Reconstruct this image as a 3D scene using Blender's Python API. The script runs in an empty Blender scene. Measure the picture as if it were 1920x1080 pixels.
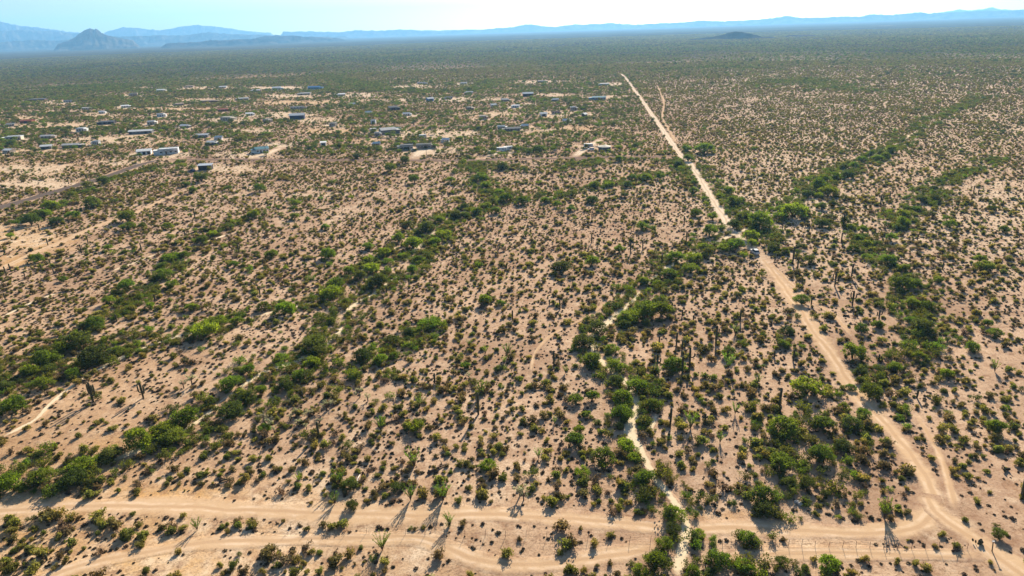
import bpy, math, random
import numpy as np
from mathutils import Vector, Matrix

random.seed(7)
R = math.radians
scene = bpy.context.scene
COL = scene.collection

# ------------------------------------------------------------------ camera
CAM_H = 80.0
F = 1280.0                       # focal length in photo pixels (1920 wide)
PITCH = math.atan((540 - 54) / F)
ROLL = -R(1.9)
cam_rot = Matrix.Rotation(math.pi / 2 - PITCH, 4, 'X') @ Matrix.Rotation(ROLL, 4, 'Z')
cd = bpy.data.cameras.new('camera')
cam = bpy.data.objects.new('camera', cd)
COL.objects.link(cam)
cam.matrix_world = Matrix.Translation((0, 0, CAM_H)) @ cam_rot
cd.sensor_width = 36
cd.lens = 36 * F / 1920
cd.clip_start = 1
cd.clip_end = 200000
scene.camera = cam

# ------------------------------------------------------------------ sun and sky
SUN_EL, SUN_AZ = R(24), R(17)      # azimuth is measured to the right of the view direction (+Y)
w = bpy.data.worlds.new('World')
scene.world = w
w.use_nodes = True
nt = w.node_tree
sky = nt.nodes.new('ShaderNodeTexSky')
sky.sky_type = 'NISHITA'
sky.sun_disc = False
sky.sun_elevation = SUN_EL
sky.sun_rotation = SUN_AZ
sky.altitude = 400
sky.air_density = 1.0
sky.dust_density = 1.0
sky.ozone_density = 2.5
bg = nt.nodes['Background']
nt.links.new(sky.outputs[0], bg.inputs[0])
bg.inputs[1].default_value = 0.052
sl = bpy.data.lights.new('sun', 'SUN')
sl.energy = 5.0
sl.angle = R(0.53)
sl.color = (1.0, 0.90, 0.74)
sun = bpy.data.objects.new('sun', sl)
COL.objects.link(sun)
sdir = Vector((math.sin(SUN_AZ) * math.cos(SUN_EL), math.cos(SUN_AZ) * math.cos(SUN_EL), math.sin(SUN_EL)))
sun.rotation_euler = sdir.to_track_quat('Z', 'Y').to_euler()
sun.location = (0, 0, 300)
vs = scene.view_settings
vs.view_transform = 'Standard'
vs.look = 'None'
vs.gamma = 1
vs.exposure = 1.28
try:
    scene.cycles.volume_bounces = 1
    scene.cycles.transparent_max_bounces = 8
    scene.cycles.max_bounces = 5
except Exception:
    pass

# ------------------------------------------------------------------ numeric helpers
CR = np.array([[cam_rot[i][j] for j in range(3)] for i in range(3)])

def vnoise(x, y, seed=0):
    xi = np.floor(x).astype(np.int64); yi = np.floor(y).astype(np.int64)
    fx = x - xi; fy = y - yi
    fx = fx * fx * (3 - 2 * fx); fy = fy * fy * (3 - 2 * fy)
    def h(a, b):
        n = (a * 374761393 + b * 668265263 + seed * 982451653) & 0x7fffffff
        n = ((n ^ (n >> 13)) * 1274126177) & 0x7fffffff
        return ((n ^ (n >> 16)) & 0xffff) / 65535.0
    return (h(xi, yi) * (1 - fx) + h(xi + 1, yi) * fx) * (1 - fy) + (h(xi, yi + 1) * (1 - fx) + h(xi + 1, yi + 1) * fx) * fy

def hf(x, y):
    """height of the ground"""
    x = np.asarray(x, float); y = np.asarray(y, float)
    r = np.hypot(x, y)
    a = 0.30 * np.exp(-r / 500.0)
    z = a * (np.sin(x * 0.083 + 1.3) * np.cos(y * 0.071) + 0.7 * np.sin(x * 0.045 - y * 0.061 + 2))
    b = 0.9 * np.exp(-r / 3000.0)
    z = z + b * np.sin(x * 0.011 + 0.7 + y * 0.006) * np.cos(y * 0.0093 - 0.4)
    c = 3.0 * np.clip((r - 900) / 2500.0, 0, 1)
    z = z + c * np.sin(x * 0.0021 + 1) * np.sin(y * 0.0017 + x * 0.0006)
    return z

def P(px, py, it=3):
    """the ground point seen at a photo pixel"""
    px = np.asarray(px, float); py = np.asarray(py, float)
    l = np.stack([px - 960, 540 - py, np.full_like(px, -F)], -1)
    d = l @ CR.T
    z = np.zeros_like(px)
    for _ in range(it):
        t = (z - CAM_H) / np.minimum(d[..., 2], -1e-3)
        x = d[..., 0] * t; y = d[..., 1] * t
        z = hf(x, y)
    return np.stack([x, y, z], -1)

def proj(x, y, z):
    v = np.stack([x, y, z - CAM_H], -1) @ CR
    dpt = np.maximum(-v[..., 2], 1e-3)
    return 960 + F * v[..., 0] / dpt, 540 - F * v[..., 1] / dpt, -v[..., 2]

def ppm(px, py):
    """photo pixels per metre across at that ground point"""
    p = P(px, py)
    return F / proj(p[..., 0], p[..., 1], p[..., 2])[2]

def seg_dist(x, y, poly):
    best = np.full(x.shape, 1e9)
    for a, b in zip(poly[:-1], poly[1:]):
        ax, ay = a[0], a[1]; dx, dy = b[0] - ax, b[1] - ay
        t = np.clip(((x - ax) * dx + (y - ay) * dy) / (dx * dx + dy * dy + 1e-9), 0, 1)
        best = np.minimum(best, np.hypot(x - ax - t * dx, y - ay - t * dy))
    return best

def smooth_poly(pts, step_f=1.0):
    """Catmull-Rom through ground points, resampled"""
    pts = [np.array(p, float) for p in pts]
    out = []
    for i in range(len(pts) - 1):
        p0 = pts[max(i - 1, 0)]; p1 = pts[i]; p2 = pts[i + 1]; p3 = pts[min(i + 2, len(pts) - 1)]
        L = np.linalg.norm(p2 - p1)
        r = max(60, np.linalg.norm(p1))
        n = max(2, min(60, int(L / (0.016 * r * step_f))))
        for k in range(n):
            t = k / n
            out.append(0.5 * ((2 * p1) + (-p0 + p2) * t + (2 * p0 - 5 * p1 + 4 * p2 - p3) * t * t + (-p0 + 3 * p1 - 3 * p2 + p3) * t ** 3))
    out.append(pts[-1])
    return np.array(out)

# ------------------------------------------------------------------ lines traced on the ground: roads, tracks, washes
def pl(*c):
    return smooth_poly([P(x, y)[:2] for x, y in c])

ROAD_MAIN = pl((-160, 966), (0, 956), (120, 951), (260, 948), (480, 957), (620, 963), (760, 966), (900, 963), (1000, 968), (1100, 976),
               (1190, 984), (1250, 990), (1340, 990), (1420, 990), (1520, 995), (1620, 998), (1700, 990), (1748, 955), (1740, 905),
               (1703, 850), (1665, 800), (1625, 760), (1588, 712), (1553, 658), (1520, 610), (1482, 555), (1450, 510), (1426, 478))
ROAD_NORTH = pl((1426, 478), (1400, 455), (1372, 432), (1354, 402), (1333, 370), (1315, 340), (1297, 312), (1276, 290), (1262, 272), (1240, 240),
                (1222, 215), (1205, 190), (1190, 170), (1176, 150), (1164, 138))
ROAD_EAST = pl((1736, 915), (1755, 958), (1800, 992), (1855, 1030), (1920, 1078), (1990, 1130))
TRACK_LOW = pl((-120, 1110), (60, 1092), (150, 1062), (290, 1033), (400, 1017), (560, 1013), (700, 1012), (780, 1010), (840, 1030), (900, 1052),
               (960, 1062), (1060, 1055), (1150, 1040), (1240, 1022))
TRACK_FENCE = pl((1330, 1045), (1440, 1040), (1560, 1037), (1700, 1040), (1800, 1040), (1855, 1032))
TRACK_SIDE = pl((1790, 962), (1775, 890), (1750, 830), (1715, 775))
TRACK_TWIN = pl((1436, 486), (1465, 515), (1508, 555), (1560, 590), (1605, 640))
ROAD_PAVED = pl((-160, 432), (0, 389), (60, 372), (130, 352), (200, 331), (262, 309), (305, 299))
LANE_FAR = pl((305, 299), (400, 299.5), (480, 300), (600, 301), (750, 301), (900, 301), (1000, 298), (1100, 296), (1200, 295), (1272, 293))
LANE_FAR2 = pl((660, 237), (800, 236), (940, 236), (1040, 231), (1110, 229), (1180, 228), (1232, 227))
TRACK_LEFT = pl((-100, 545), (0, 505), (75, 470), (125, 450), (180, 425), (207, 415), (260, 397), (307, 375), (345, 358))
TRACK_NE = pl((1232, 160), (1244, 190), (1242, 220), (1255, 245), (1268, 268))
DRIVE_A = pl((1130, 260), (1100, 276), (1076, 296))
DRIVE_B = pl((820, 270), (790, 285), (770, 300))
DRIVE_C = pl((960, 280), (925, 290), (900, 300))
DRIVE_D = pl((530, 275), (505, 287), (470, 299))

WASH_1 = pl((-60, 950), (0, 925), (60, 905), (125, 888), (200, 868), (245, 850), (320, 818), (378, 787), (410, 757), (457, 722), (495, 698),
            (565, 674), (619, 640), (640, 618), (633, 603), (645, 588), (672, 567), (705, 550), (757, 507), (768, 480), (800, 450),
            (828, 421), (870, 398), (920, 385))
WASH_1B = pl((920, 385), (985, 378), (1060, 365), (1130, 350), (1200, 335), (1260, 322))
WASH_2 = pl((-60, 850), (0, 822), (40, 802), (70, 785), (95, 757), (135, 725), (172, 700), (220, 675), (265, 655), (325, 634), (410, 612), (480, 597),
            (512, 584), (560, 574), (607, 557), (648, 537), (668, 515), (700, 490), (735, 468), (790, 452))
WASH_3 = pl((-60, 625), (0, 597), (60, 568), (120, 545), (200, 512), (235, 500), (300, 475), (380, 455), (460, 430))
WASH_5 = pl((1205, 540), (1190, 562), (1145, 600), (1108, 640), (1130, 680), (1165, 708), (1188, 738), (1192, 760), (1180, 808), (1200, 843), (1212, 868),
            (1235, 905), (1265, 942), (1287, 985), (1282, 1020), (1275, 1050), (1266, 1095))
WASH_5F = pl((1232, 770), (1222, 800), (1200, 840))
WASH_5B = pl((1205, 540), (1255, 500), (1320, 465), (1400, 430), (1450, 400), (1530, 350), (1600, 310), (1680, 270), (1720, 245))
PATH_P = pl((995, 705), (1005, 660), (1045, 622), (1100, 595), (1145, 560))
PATH_Q = pl((1165, 470), (1172, 490), (1182, 510))
SWATH_A = pl((610, 420), (690, 372), (740, 350), (800, 320), (860, 303))
SWATH_B = pl((480, 362), (600, 366), (720, 362), (820, 360))

# name, line, half width (m), look, extra lift
STRIPS = [
    ('dirt_road', ROAD_MAIN, 2.0, 'road', 0), ('dirt_road', ROAD_NORTH, 1.9, 'pale', 1), ('dirt_road', ROAD_EAST, 2.0, 'road', 2),
    ('dirt_track', TRACK_LOW, 1.5, 'road', 3), ('dirt_track', TRACK_FENCE, 1.2, 'road', 4), ('dirt_track', TRACK_SIDE, .8, 'road', 5),
    ('dirt_track', TRACK_TWIN, .8, 'road', 6), ('paved_road', ROAD_PAVED, 3.6, 'asphalt', 7), ('paved_lane', LANE_FAR, 3.4, 'lane', 8),
    ('paved_lane', LANE_FAR2, 3.0, 'lane', 9), ('dirt_track', TRACK_LEFT, 1.6, 'road', 10), ('dirt_track', TRACK_NE, .9, 'road', 11),
    ('driveway', DRIVE_A, 2.6, 'pale', 12), ('driveway', DRIVE_B, 4.0, 'pale', 13), ('driveway', DRIVE_C, 3.0, 'pale', 14),
    ('driveway', DRIVE_D, 4.0, 'pale', 15),
    ('sandy_wash', WASH_1, 1.0, 'sand', 16), ('sandy_wash', WASH_1B, 0.9, 'sand', 17), ('sandy_wash', WASH_2, .8, 'sand', 18),
    ('sandy_wash', WASH_3, .9, 'sand', 19), ('sandy_wash', WASH_5, 1.0, 'sandline', 20), ('sandy_wash', WASH_5F, .7, 'sand', 21),
    ('sandy_wash', WASH_5B, 1.0, 'sand', 22), ('footpath', PATH_P, .5, 'road', 23), ('footpath', PATH_Q, .6, 'sand', 24),
]

# bare clearings (photo ellipse that places them, paleness, orange) -- centres and sizes on the ground
CLEAR = [(50, 448, 130, 34, .5, 1), (30, 490, 60, 16, .3, .9), (90, 345, 150, 14, .7, .3), (60, 318, 130, 14, .7, .25), (225, 305, 70, 7, .8, .1), (420, 316, 85, 11, .8, .5),
         (290, 290, 80, 6, 1, 0), (235, 262, 110, 9, .7, .7), (85, 282, 60, 5, .6, .9), (460, 290, 60, 6, 1, 0), (520, 272, 30, 5, 1, 0),
         (545, 215, 60, 6, .8, .1), (590, 225, 50, 5, .7, .3), (560, 180, 90, 4, .8, .4), (660, 178, 60, 4, 1, 0), (560, 192, 80, 4, .5, .8), (720, 188, 60, 3, .8, .2),
         (840, 187, 80, 5, .9, 0), (930, 187, 35, 4, .9, 0), (780, 162, 50, 5, 1, 0), (870, 157, 22, 4, .9, 0), (740, 250, 70, 8, 1, 0),
         (840, 252, 70, 10, .8, .2), (920, 215, 60, 6, .7, .5), (800, 282, 60, 9, .9, .1), (940, 285, 40, 7, 1, 0), (1060, 215, 60, 7, .8, .5),
         (1000, 243, 60, 8, .8, .5), (1110, 275, 36, 7, .9, 0), (1080, 240, 40, 7, .5, .6), (1010, 154, 60, 3, .9, 0), (1150, 158, 20, 3, 1, 0),
         (1030, 178, 60, 4, .6, .1), (990, 196, 20, 3, .9, 0), (1150, 182, 30, 3, .7, 0), (350, 165, 110, 3, .8, .3), (390, 188, 70, 4, .7, .5), (440, 225, 60, 5, .8, .2),
         (100, 192, 60, 4, .7, .2), (190, 215, 50, 4, .7, .4), (120, 235, 110, 5, .6, .6), (30, 262, 40, 4, .9, 0), (60, 222, 50, 5, .5, .8), (330, 205, 90, 3, .5, .7),
         (520, 165, 70, 3, .9, 0), (620, 245, 60, 6, .4, .6), (480, 245, 60, 5, .6, .2), (690, 265, 40, 5, .5, .5), (150, 262, 60, 4, .7, .2),
         (600, 790, 40, 22, .2, .1), (700, 740, 60, 30, .1, .1), (1330, 695, 80, 22, -.2, 0), (210, 830, 60, 20, 0, .3), (1790, 970, 60, 40, .3, 0),
         (330, 925, 150, 18, 0, .5), (560, 935, 110, 12, .0, .3), (60, 935, 120, 14, .2, .2), (300, 1060, 140, 24, .1, .5), (1550, 1020, 160, 10, .1, .3), (1350, 965, 120, 12, .1, .5), (1880, 940, 60, 90, .2, -.3)]
CLEAR = CLEAR + [(1890, 1060, 40, 40, .2, 0)] + [(a_, b_, 24, 3.4, .9, .1) for a_, b_ in [(250, 180), (335, 198), (300, 219), (232, 202), (282, 234), (345, 240), (466, 217), (500, 230), (640, 180),
    (625, 237), (706, 274), (905, 224), (1062, 230), (968, 202), (762, 217), (150, 247), (20, 237), (14, 287), (180, 272), (410, 262)]]

def clear_at(px, py):
    """bareness 0..1, paleness and orange at photo positions"""
    bare = np.zeros(px.shape); pale = np.zeros(px.shape); orange = np.zeros(px.shape)
    nz = vnoise(px / 14.0, py / 5.0, 5) * 0.9
    for cx, cy, rx, ry, a, o in CLEAR:
        if cy < 300: rx, ry = rx * 1.12, ry * 1.25
        q = ((px - cx) / rx) ** 2 + ((py - cy) / ry) ** 2
        m = np.clip(1.5 - q - nz, 0, 1)
        bare = np.maximum(bare, m); pale = np.where(np.abs(a) * m > np.abs(pale), a * m, pale); orange = np.maximum(orange, o * m)
    return bare, pale, orange

FLOW = WASH_1[-1] - WASH_1[0]; FLOW /= np.linalg.norm(FLOW)
def flow_noise(x, y, la, lb, seed):
    u = x * FLOW[0] + y * FLOW[1]; v = -x * FLOW[1] + y * FLOW[0]
    return vnoise(u / la, v / lb, seed)

def soil(x, y):
    """soil attribute: paleness, orange, far scrub cover"""
    px, py, _ = proj(x, y, hf(x, y))
    r = np.hypot(x, y)
    ok = (y > 20)
    px = np.where(ok, px, -9e3); py = np.where(ok, py, 9e3)
    bare, pale, orange = clear_at(px, py)
    n1 = vnoise(x / 60, y / 60, 1); n2 = vnoise(x / 170, y / 170, 2); n3 = flow_noise(x, y, 90, 12, 3)
    pale = pale + 0.30 * (n3 - 0.5) + 0.25 * (n1 - 0.5)
    leftness = np.clip((700 - px) / 900.0, 0, 1) * np.clip((py - 500) / 300.0, 0, 1)
    low = np.clip((py - 860) / 120.0, 0, 1) * np.clip((1100 - px) / 500.0, 0, 1)
    pale = pale + .30 * low
    orange = orange + 0.5 * leftness + .35 * low + 0.4 * (n2 - 0.5)
    pale = pale + .45 * np.clip((px - 1150) / 300, 0, 1) * np.clip((640 - py) / 200, 0, 1)
    orange = orange * (1 - .6 * np.clip((px - 1150) / 300, 0, 1) * np.clip((700 - py) / 200, 0, 1))
    for s in (SWATH_A, SWATH_B):
        pale = pale + 0.5 * np.clip(1 - seg_dist(x, y, s) / 5.0, 0, 1)
    cover = np.clip((r - 800) / 1700.0, 0, 1) ** 0.8 * (1 - bare) * (.62 + .6 * vnoise(x / 160, y / 300, 72))
    return np.stack([np.clip(0.5 + 0.5 * pale, 0, 1), np.clip(orange, 0, 1), cover, np.ones_like(cover)], -1)

# ------------------------------------------------------------------ node helpers
def mat(name):
    m = bpy.data.materials.new(name)
    m.use_nodes = True
    n = m.node_tree
    b = n.nodes['Principled BSDF']
    b.inputs['Roughness'].default_value = 0.9
    b.inputs['Specular IOR Level'].default_value = 0.15
    return m, n, b

def N(n, t, **kw):
    x = n.nodes.new('ShaderNode' + t)
    for k, v in kw.items():
        if hasattr(x, k):
            setattr(x, k, v)
        else:
            x.inputs[k.replace('_', ' ')].default_value = v
    return x

def mix(n, fac, a, b, mode='MIX'):
    x = n.nodes.new('ShaderNodeMix'); x.data_type = 'RGBA'; x.blend_type = mode
    for s, v in ((0, fac), (6, a), (7, b)):
        if hasattr(v, 'is_linked') or hasattr(v, 'links'):
            n.links.new(v, x.inputs[s])
        elif isinstance(v, (int, float)):
            x.inputs[s].default_value = v
        else:
            x.inputs[s].default_value = (*v, 1)
    return x.outputs[2]

def ramp(n, v, lo, hi):
    x = n.nodes.new('ShaderNodeMapRange'); x.interpolation_type = 'SMOOTHSTEP'
    n.links.new(v, x.inputs[0]); x.inputs[1].default_value = lo; x.inputs[2].default_value = hi
    return x.outputs[0]

def noise(n, vec, scale, detail=3, rough=0.6):
    x = N(n, 'TexNoise'); x.inputs['Scale'].default_value = scale; x.inputs['Detail'].default_value = detail; x.inputs['Roughness'].default_value = rough
    n.links.new(vec, x.inputs['Vector'])
    return x.outputs['Fac']

def math_(n, op, a, b=0.0):
    x = n.nodes.new('ShaderNodeMath'); x.operation = op
    for i, v in ((0, a), (1, b)):
        if isinstance(v, (int, float)): x.inputs[i].default_value = v
        else: n.links.new(v, x.inputs[i])
    return x.outputs[0]

def soil_nodes(n):
    """returns the soil colour socket and a bump height socket (world coordinates and the soil attribute)"""
    geo = N(n, 'NewGeometry'); pos = geo.outputs['Position']
    at = N(n, 'Attribute'); at.attribute_name = 'soil'
    sep = N(n, 'SeparateColor'); n.links.new(at.outputs['Color'], sep.inputs[0])
    pale, orange, cover = sep.outputs[0], sep.outputs[1], sep.outputs[2]
    big = noise(n, pos, 0.035, 4)
    c = mix(n, ramp(n, big, .35, .65), (0.39, 0.250, 0.160), (0.56, 0.385, 0.255))
    c = mix(n, orange, c, (0.56, 0.325, 0.130))
    med = noise(n, pos, 0.22, 5, .65)
    pf = math_(n, 'ADD', math_(n, 'MULTIPLY', math_(n, 'SUBTRACT', pale, .5), 1.7), math_(n, 'MULTIPLY', math_(n, 'SUBTRACT', med, .45), 2.0))
    pf = ramp(n, pf, 0.0, 1.0)
    c = mix(n, pf, c, (0.72, 0.555, 0.385))
    dk = ramp(n, noise(n, pos, 0.33, 5, .75), .47, .66)
    c = mix(n, math_(n, 'MULTIPLY', dk, 0.62), c, (0.27, 0.15, 0.09))
    fine = noise(n, pos, 2.6, 5, .75)
    c = mix(n, math_(n, 'MULTIPLY', ramp(n, fine, .50, .62), .62), c, (0.20, 0.11, 0.065))
    c = mix(n, math_(n, 'MULTIPLY', math_(n, 'MULTIPLY', ramp(n, noise(n, pos, 1.0, 6, .8), .52, .60), ramp(n, noise(n, pos, .12, 3), .38, .6)), .6), c, (0.17, 0.10, 0.055))
    c = mix(n, math_(n, 'MULTIPLY', ramp(n, noise(n, pos, 1.3, 3, .7), .58, .75), .35), c, (0.74, 0.58, 0.42))
    # far plain: scrub cover as a fine grey-green mass, its self-shadow averaged into the colour
    sc = ramp(n, math_(n, 'ADD', cover, math_(n, 'MULTIPLY', math_(n, 'SUBTRACT', noise(n, pos, 0.06, 6, .8), .5), math_(n, 'SUBTRACT', 1.7, math_(n, 'MULTIPLY', cover, 1.3)))), .25, .75)
    c = mix(n, sc, c, (0.066, 0.058, 0.028))
    rl = noise(n, pos, .9, 2, .5)
    c = mix(n, math_(n, 'MULTIPLY', math_(n, 'SUBTRACT', 1, ramp(n, math_(n, 'ABSOLUTE', math_(n, 'SUBTRACT', rl, .5)), .004, .02)), .22), c, (0.24, 0.14, 0.085))
    hb = math_(n, 'ADD', fine, math_(n, 'MULTIPLY', med, 1.5))
    return c, hb, pos

def bump(n, b, h, s=0.5, d=0.12):
    x = N(n, 'Bump'); x.inputs['Strength'].default_value = s; x.inputs['Distance'].default_value = d
    n.links.new(h, x.inputs['Height']); n.links.new(x.outputs[0], b.inputs['Normal'])

M = {}
m, n, b = mat('soil'); b.inputs['Specular IOR Level'].default_value = 0; c, h, pos = soil_nodes(n); n.links.new(c, b.inputs[0]); bump(n, b, h, .6, .14); M['soil'] = m

def strip_mat(name, col_a, col_b, ruts, edge=(.15, .55), rutcol=(0.68, 0.505, 0.35)):
    m, n, b = mat(name); b.inputs['Specular IOR Level'].default_value = 0
    c, h, pos = soil_nodes(n)
    at = N(n, 'Attribute'); at.attribute_name = 'across'
    sp = N(n, 'SeparateColor'); n.links.new(at.outputs['Color'], sp.inputs[0])
    e, u = sp.outputs[0], sp.outputs[1]           # e 1 at the middle .. 0 at the edge; u metres across / 10 + 0.5
    nz = noise(n, pos, 0.30, 6, .75)
    rc = mix(n, noise(n, pos, 0.3, 4), col_a, col_b)
    if ruts:
        um = math_(n, 'MULTIPLY', math_(n, 'SUBTRACT', u, .5), 10)
        um = math_(n, 'ADD', um, math_(n, 'MULTIPLY', math_(n, 'SUBTRACT', noise(n, pos, .05, 3), .5), 3.5))
        w1 = math_(n, 'ABSOLUTE', math_(n, 'SUBTRACT', math_(n, 'ABSOLUTE', um), .85))
        rf = math_(n, 'SUBTRACT', 1, ramp(n, w1, .12, .5))
        rc = mix(n, math_(n, 'MULTIPLY', math_(n, 'MULTIPLY', rf, .7), ramp(n, noise(n, pos, .22, 5, .75), .40, .62)), rc, rutcol)
        w3 = math_(n, 'ABSOLUTE', math_(n, 'SUBTRACT', math_(n, 'ABSOLUTE', um), .1))
        rc = mix(n, math_(n, 'MULTIPLY', math_(n, 'SUBTRACT', 1, ramp(n, w3, .1, .4)), .30), rc, (0.36, 0.21, 0.12))
    rc = mix(n, math_(n, 'MULTIPLY', ramp(n, noise(n, pos, 2.2, 4, .75), .55, .75), .3), rc, (0.30, 0.18, 0.11))
    f = ramp(n, math_(n, 'ADD', e, math_(n, 'MULTIPLY', math_(n, 'SUBTRACT', nz, .5), 1.5)), *edge)
    n.links.new(mix(n, f, c, rc), b.inputs[0]); bump(n, b, h, .4, .10)
    return m
M['road'] = strip_mat('packed_dirt', (0.50, 0.325, 0.185), (0.60, 0.415, 0.255), True, (.10, .75))
M['pale'] = strip_mat('pale_gravel', (0.62, 0.48, 0.34), (0.69, 0.55, 0.40), True, (.12, .6), (0.76, 0.63, 0.48))
M['sand'] = strip_mat('wash_sand', (0.64, 0.50, 0.32), (0.74, 0.60, 0.41), False, (.28, .6))
M['asphalt'] = strip_mat('worn_asphalt', (0.115, 0.088, 0.075), (0.15, 0.115, 0.095), False, (.02, .18))
M['lane'] = strip_mat('dusty_lane', (0.17, 0.115, 0.085), (0.24, 0.16, 0.12), False, (.1, .4))

def foliage_mat(name, dark, light, trans, tf=0.35, tip=None):
    """leaf colour varies by leaf and by plant; thin leaves let light through"""
    m, n, b = mat(name)
    at = N(n, 'Attribute'); at.attribute_name = 'leaf'
    oi = N(n, 'ObjectInfo')
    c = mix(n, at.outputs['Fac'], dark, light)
    hs = N(n, 'HueSaturation')
    n.links.new(c, hs.inputs['Color'])
    rr = N(n, 'MapRange'); n.links.new(oi.outputs['Random'], rr.inputs[0]); rr.inputs[3].default_value = .68; rr.inputs[4].default_value = 1.22
    n.links.new(rr.outputs[0], hs.inputs['Value'])
    r2 = math_(n, 'FRACT', math_(n, 'MULTIPLY', oi.outputs['Random'], 17.3))
    r3 = N(n, 'MapRange'); n.links.new(r2, r3.inputs[0]); r3.inputs[3].default_value = .478; r3.inputs[4].default_value = .522
    n.links.new(r3.outputs[0], hs.inputs['Hue'])
    n.links.new(hs.outputs[0], b.inputs[0])
    tr = N(n, 'BsdfTranslucent')
    tc = mix(n, 1.0, hs.outputs[0], trans, 'MULTIPLY')
    n.links.new(tc, tr.inputs[0])
    ms = N(n, 'MixShader'); ms.inputs[0].default_value = tf
    n.links.new(b.outputs[0], ms.inputs[1]); n.links.new(tr.outputs[0], ms.inputs[2])
    n.links.new(ms.outputs[0], n.nodes['Material Output'].inputs[0])
    return m
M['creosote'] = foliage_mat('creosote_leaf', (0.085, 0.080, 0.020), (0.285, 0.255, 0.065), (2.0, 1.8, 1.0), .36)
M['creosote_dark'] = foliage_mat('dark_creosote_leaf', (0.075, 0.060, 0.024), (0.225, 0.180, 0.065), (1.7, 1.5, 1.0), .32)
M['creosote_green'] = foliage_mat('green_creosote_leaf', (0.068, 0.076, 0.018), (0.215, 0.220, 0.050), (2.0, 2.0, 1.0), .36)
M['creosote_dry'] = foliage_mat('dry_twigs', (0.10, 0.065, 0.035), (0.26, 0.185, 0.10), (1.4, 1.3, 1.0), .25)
M['bursage'] = foliage_mat('bursage_leaf', (0.045, 0.036, 0.022), (0.115, 0.085, 0.048), (1.2, 1.1, .9), .16)
M['tree_bright'] = foliage_mat('bright_tree_leaf', (0.062, 0.090, 0.010), (0.190, 0.225, 0.026), (2.4, 2.6, 1.0), .42)
M['tree_mid'] = foliage_mat('mid_tree_leaf', (0.052, 0.078, 0.010), (0.160, 0.195, 0.024), (2.2, 2.4, 1.0), .38)
M['tree_dark'] = foliage_mat('dark_tree_leaf', (0.040, 0.056, 0.012), (0.115, 0.132, 0.026), (2.0, 2.1, 1.0), .34)
M['tree_olive'] = foliage_mat('olive_tree_leaf', (0.048, 0.058, 0.014), (0.135, 0.145, 0.030), (2.0, 2.0, 1.0), .34)
M['ocotillo'] = foliage_mat('ocotillo_leaf', (0.10, 0.15, 0.02), (0.20, 0.26, 0.04), (2.0, 2.2, 1.0), .4)
M['cholla'] = foliage_mat('cholla_spines', (0.30, 0.29, 0.17), (0.55, 0.52, 0.34), (1.3, 1.3, 1.0), .4)

def plain(name, col, var=0.25, scale=3.0, rough=.85, metal=0.0, spec=.15, tint=None, bmp=0.0):
    m, n, b = mat(name)
    tc = N(n, 'TexCoord')
    f = noise(n, tc.outputs['Object'], scale, 4, .65)
    d = tint or tuple(v * (1 - var) for v in col)
    n.links.new(mix(n, ramp(n, f, .3, .7), d, col), b.inputs[0])
    b.inputs['Roughness'].default_value = rough; b.inputs['Metallic'].default_value = metal; b.inputs['Specular IOR Level'].default_value = spec
    if bmp: bump(n, b, f, bmp, .05)
    return m
M['bark'] = plain('bark', (0.14, 0.10, 0.065), .5, 6, bmp=.5)
M['saguaro'] = plain('saguaro_skin', (0.085, 0.085, 0.040), .45, 2.5, bmp=.3, tint=(0.055, 0.045, 0.03))
M['deadwood'] = plain('grey_deadwood', (0.13, 0.085, 0.06), .4, 6)
M['palewood'] = plain('pale_deadwood', (0.62, 0.58, 0.52), .3, 6)
M['post'] = plain('rusty_steel', (0.11, 0.06, 0.04), .4, 8)
M['wood_post'] = plain('weathered_post', (0.12, 0.09, 0.07), .4, 8)
M['wire'] = plain('fence_wire', (0.2, 0.17, 0.15), .2, 8, .5, .5)
M['glass'] = plain('dark_glass', (0.03, 0.04, 0.05), .2, 2, .15, 0, .6)
M['rubber'] = plain('rubber', (0.02, 0.02, 0.022), .2, 4)
M['steel'] = plain('galvanised_roof', (0.55, 0.56, 0.57), .15, .6, .45, .3, .4)
M['rock'] = plain('pale_rock', (0.6, 0.55, 0.49), .35, 2)
M['lamp'] = plain('lamp_lens', (0.6, 0.58, 0.5), .2, 6, .3)
PAL = {'white': (0.78, 0.77, 0.74), 'cream': (0.66, 0.58, 0.46), 'tan': (0.45, 0.34, 0.25), 'navy': (0.06, 0.07, 0.12), 'dark': (0.07, 0.06, 0.06),
       'blue': (0.10, 0.22, 0.42), 'teal': (0.16, 0.30, 0.33), 'grey': (0.50, 0.48, 0.45), 'rust': (0.27, 0.10, 0.055), 'brown': (0.16, 0.10, 0.07),
       'slate': (0.17, 0.17, 0.17), 'red': (0.34, 0.11, 0.07), 'silver': (0.74, 0.73, 0.70)}
for k, v in PAL.items():
    M['paint_' + k] = plain(k + '_paint', v, .22, .8, .8, 0, .08)

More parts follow.
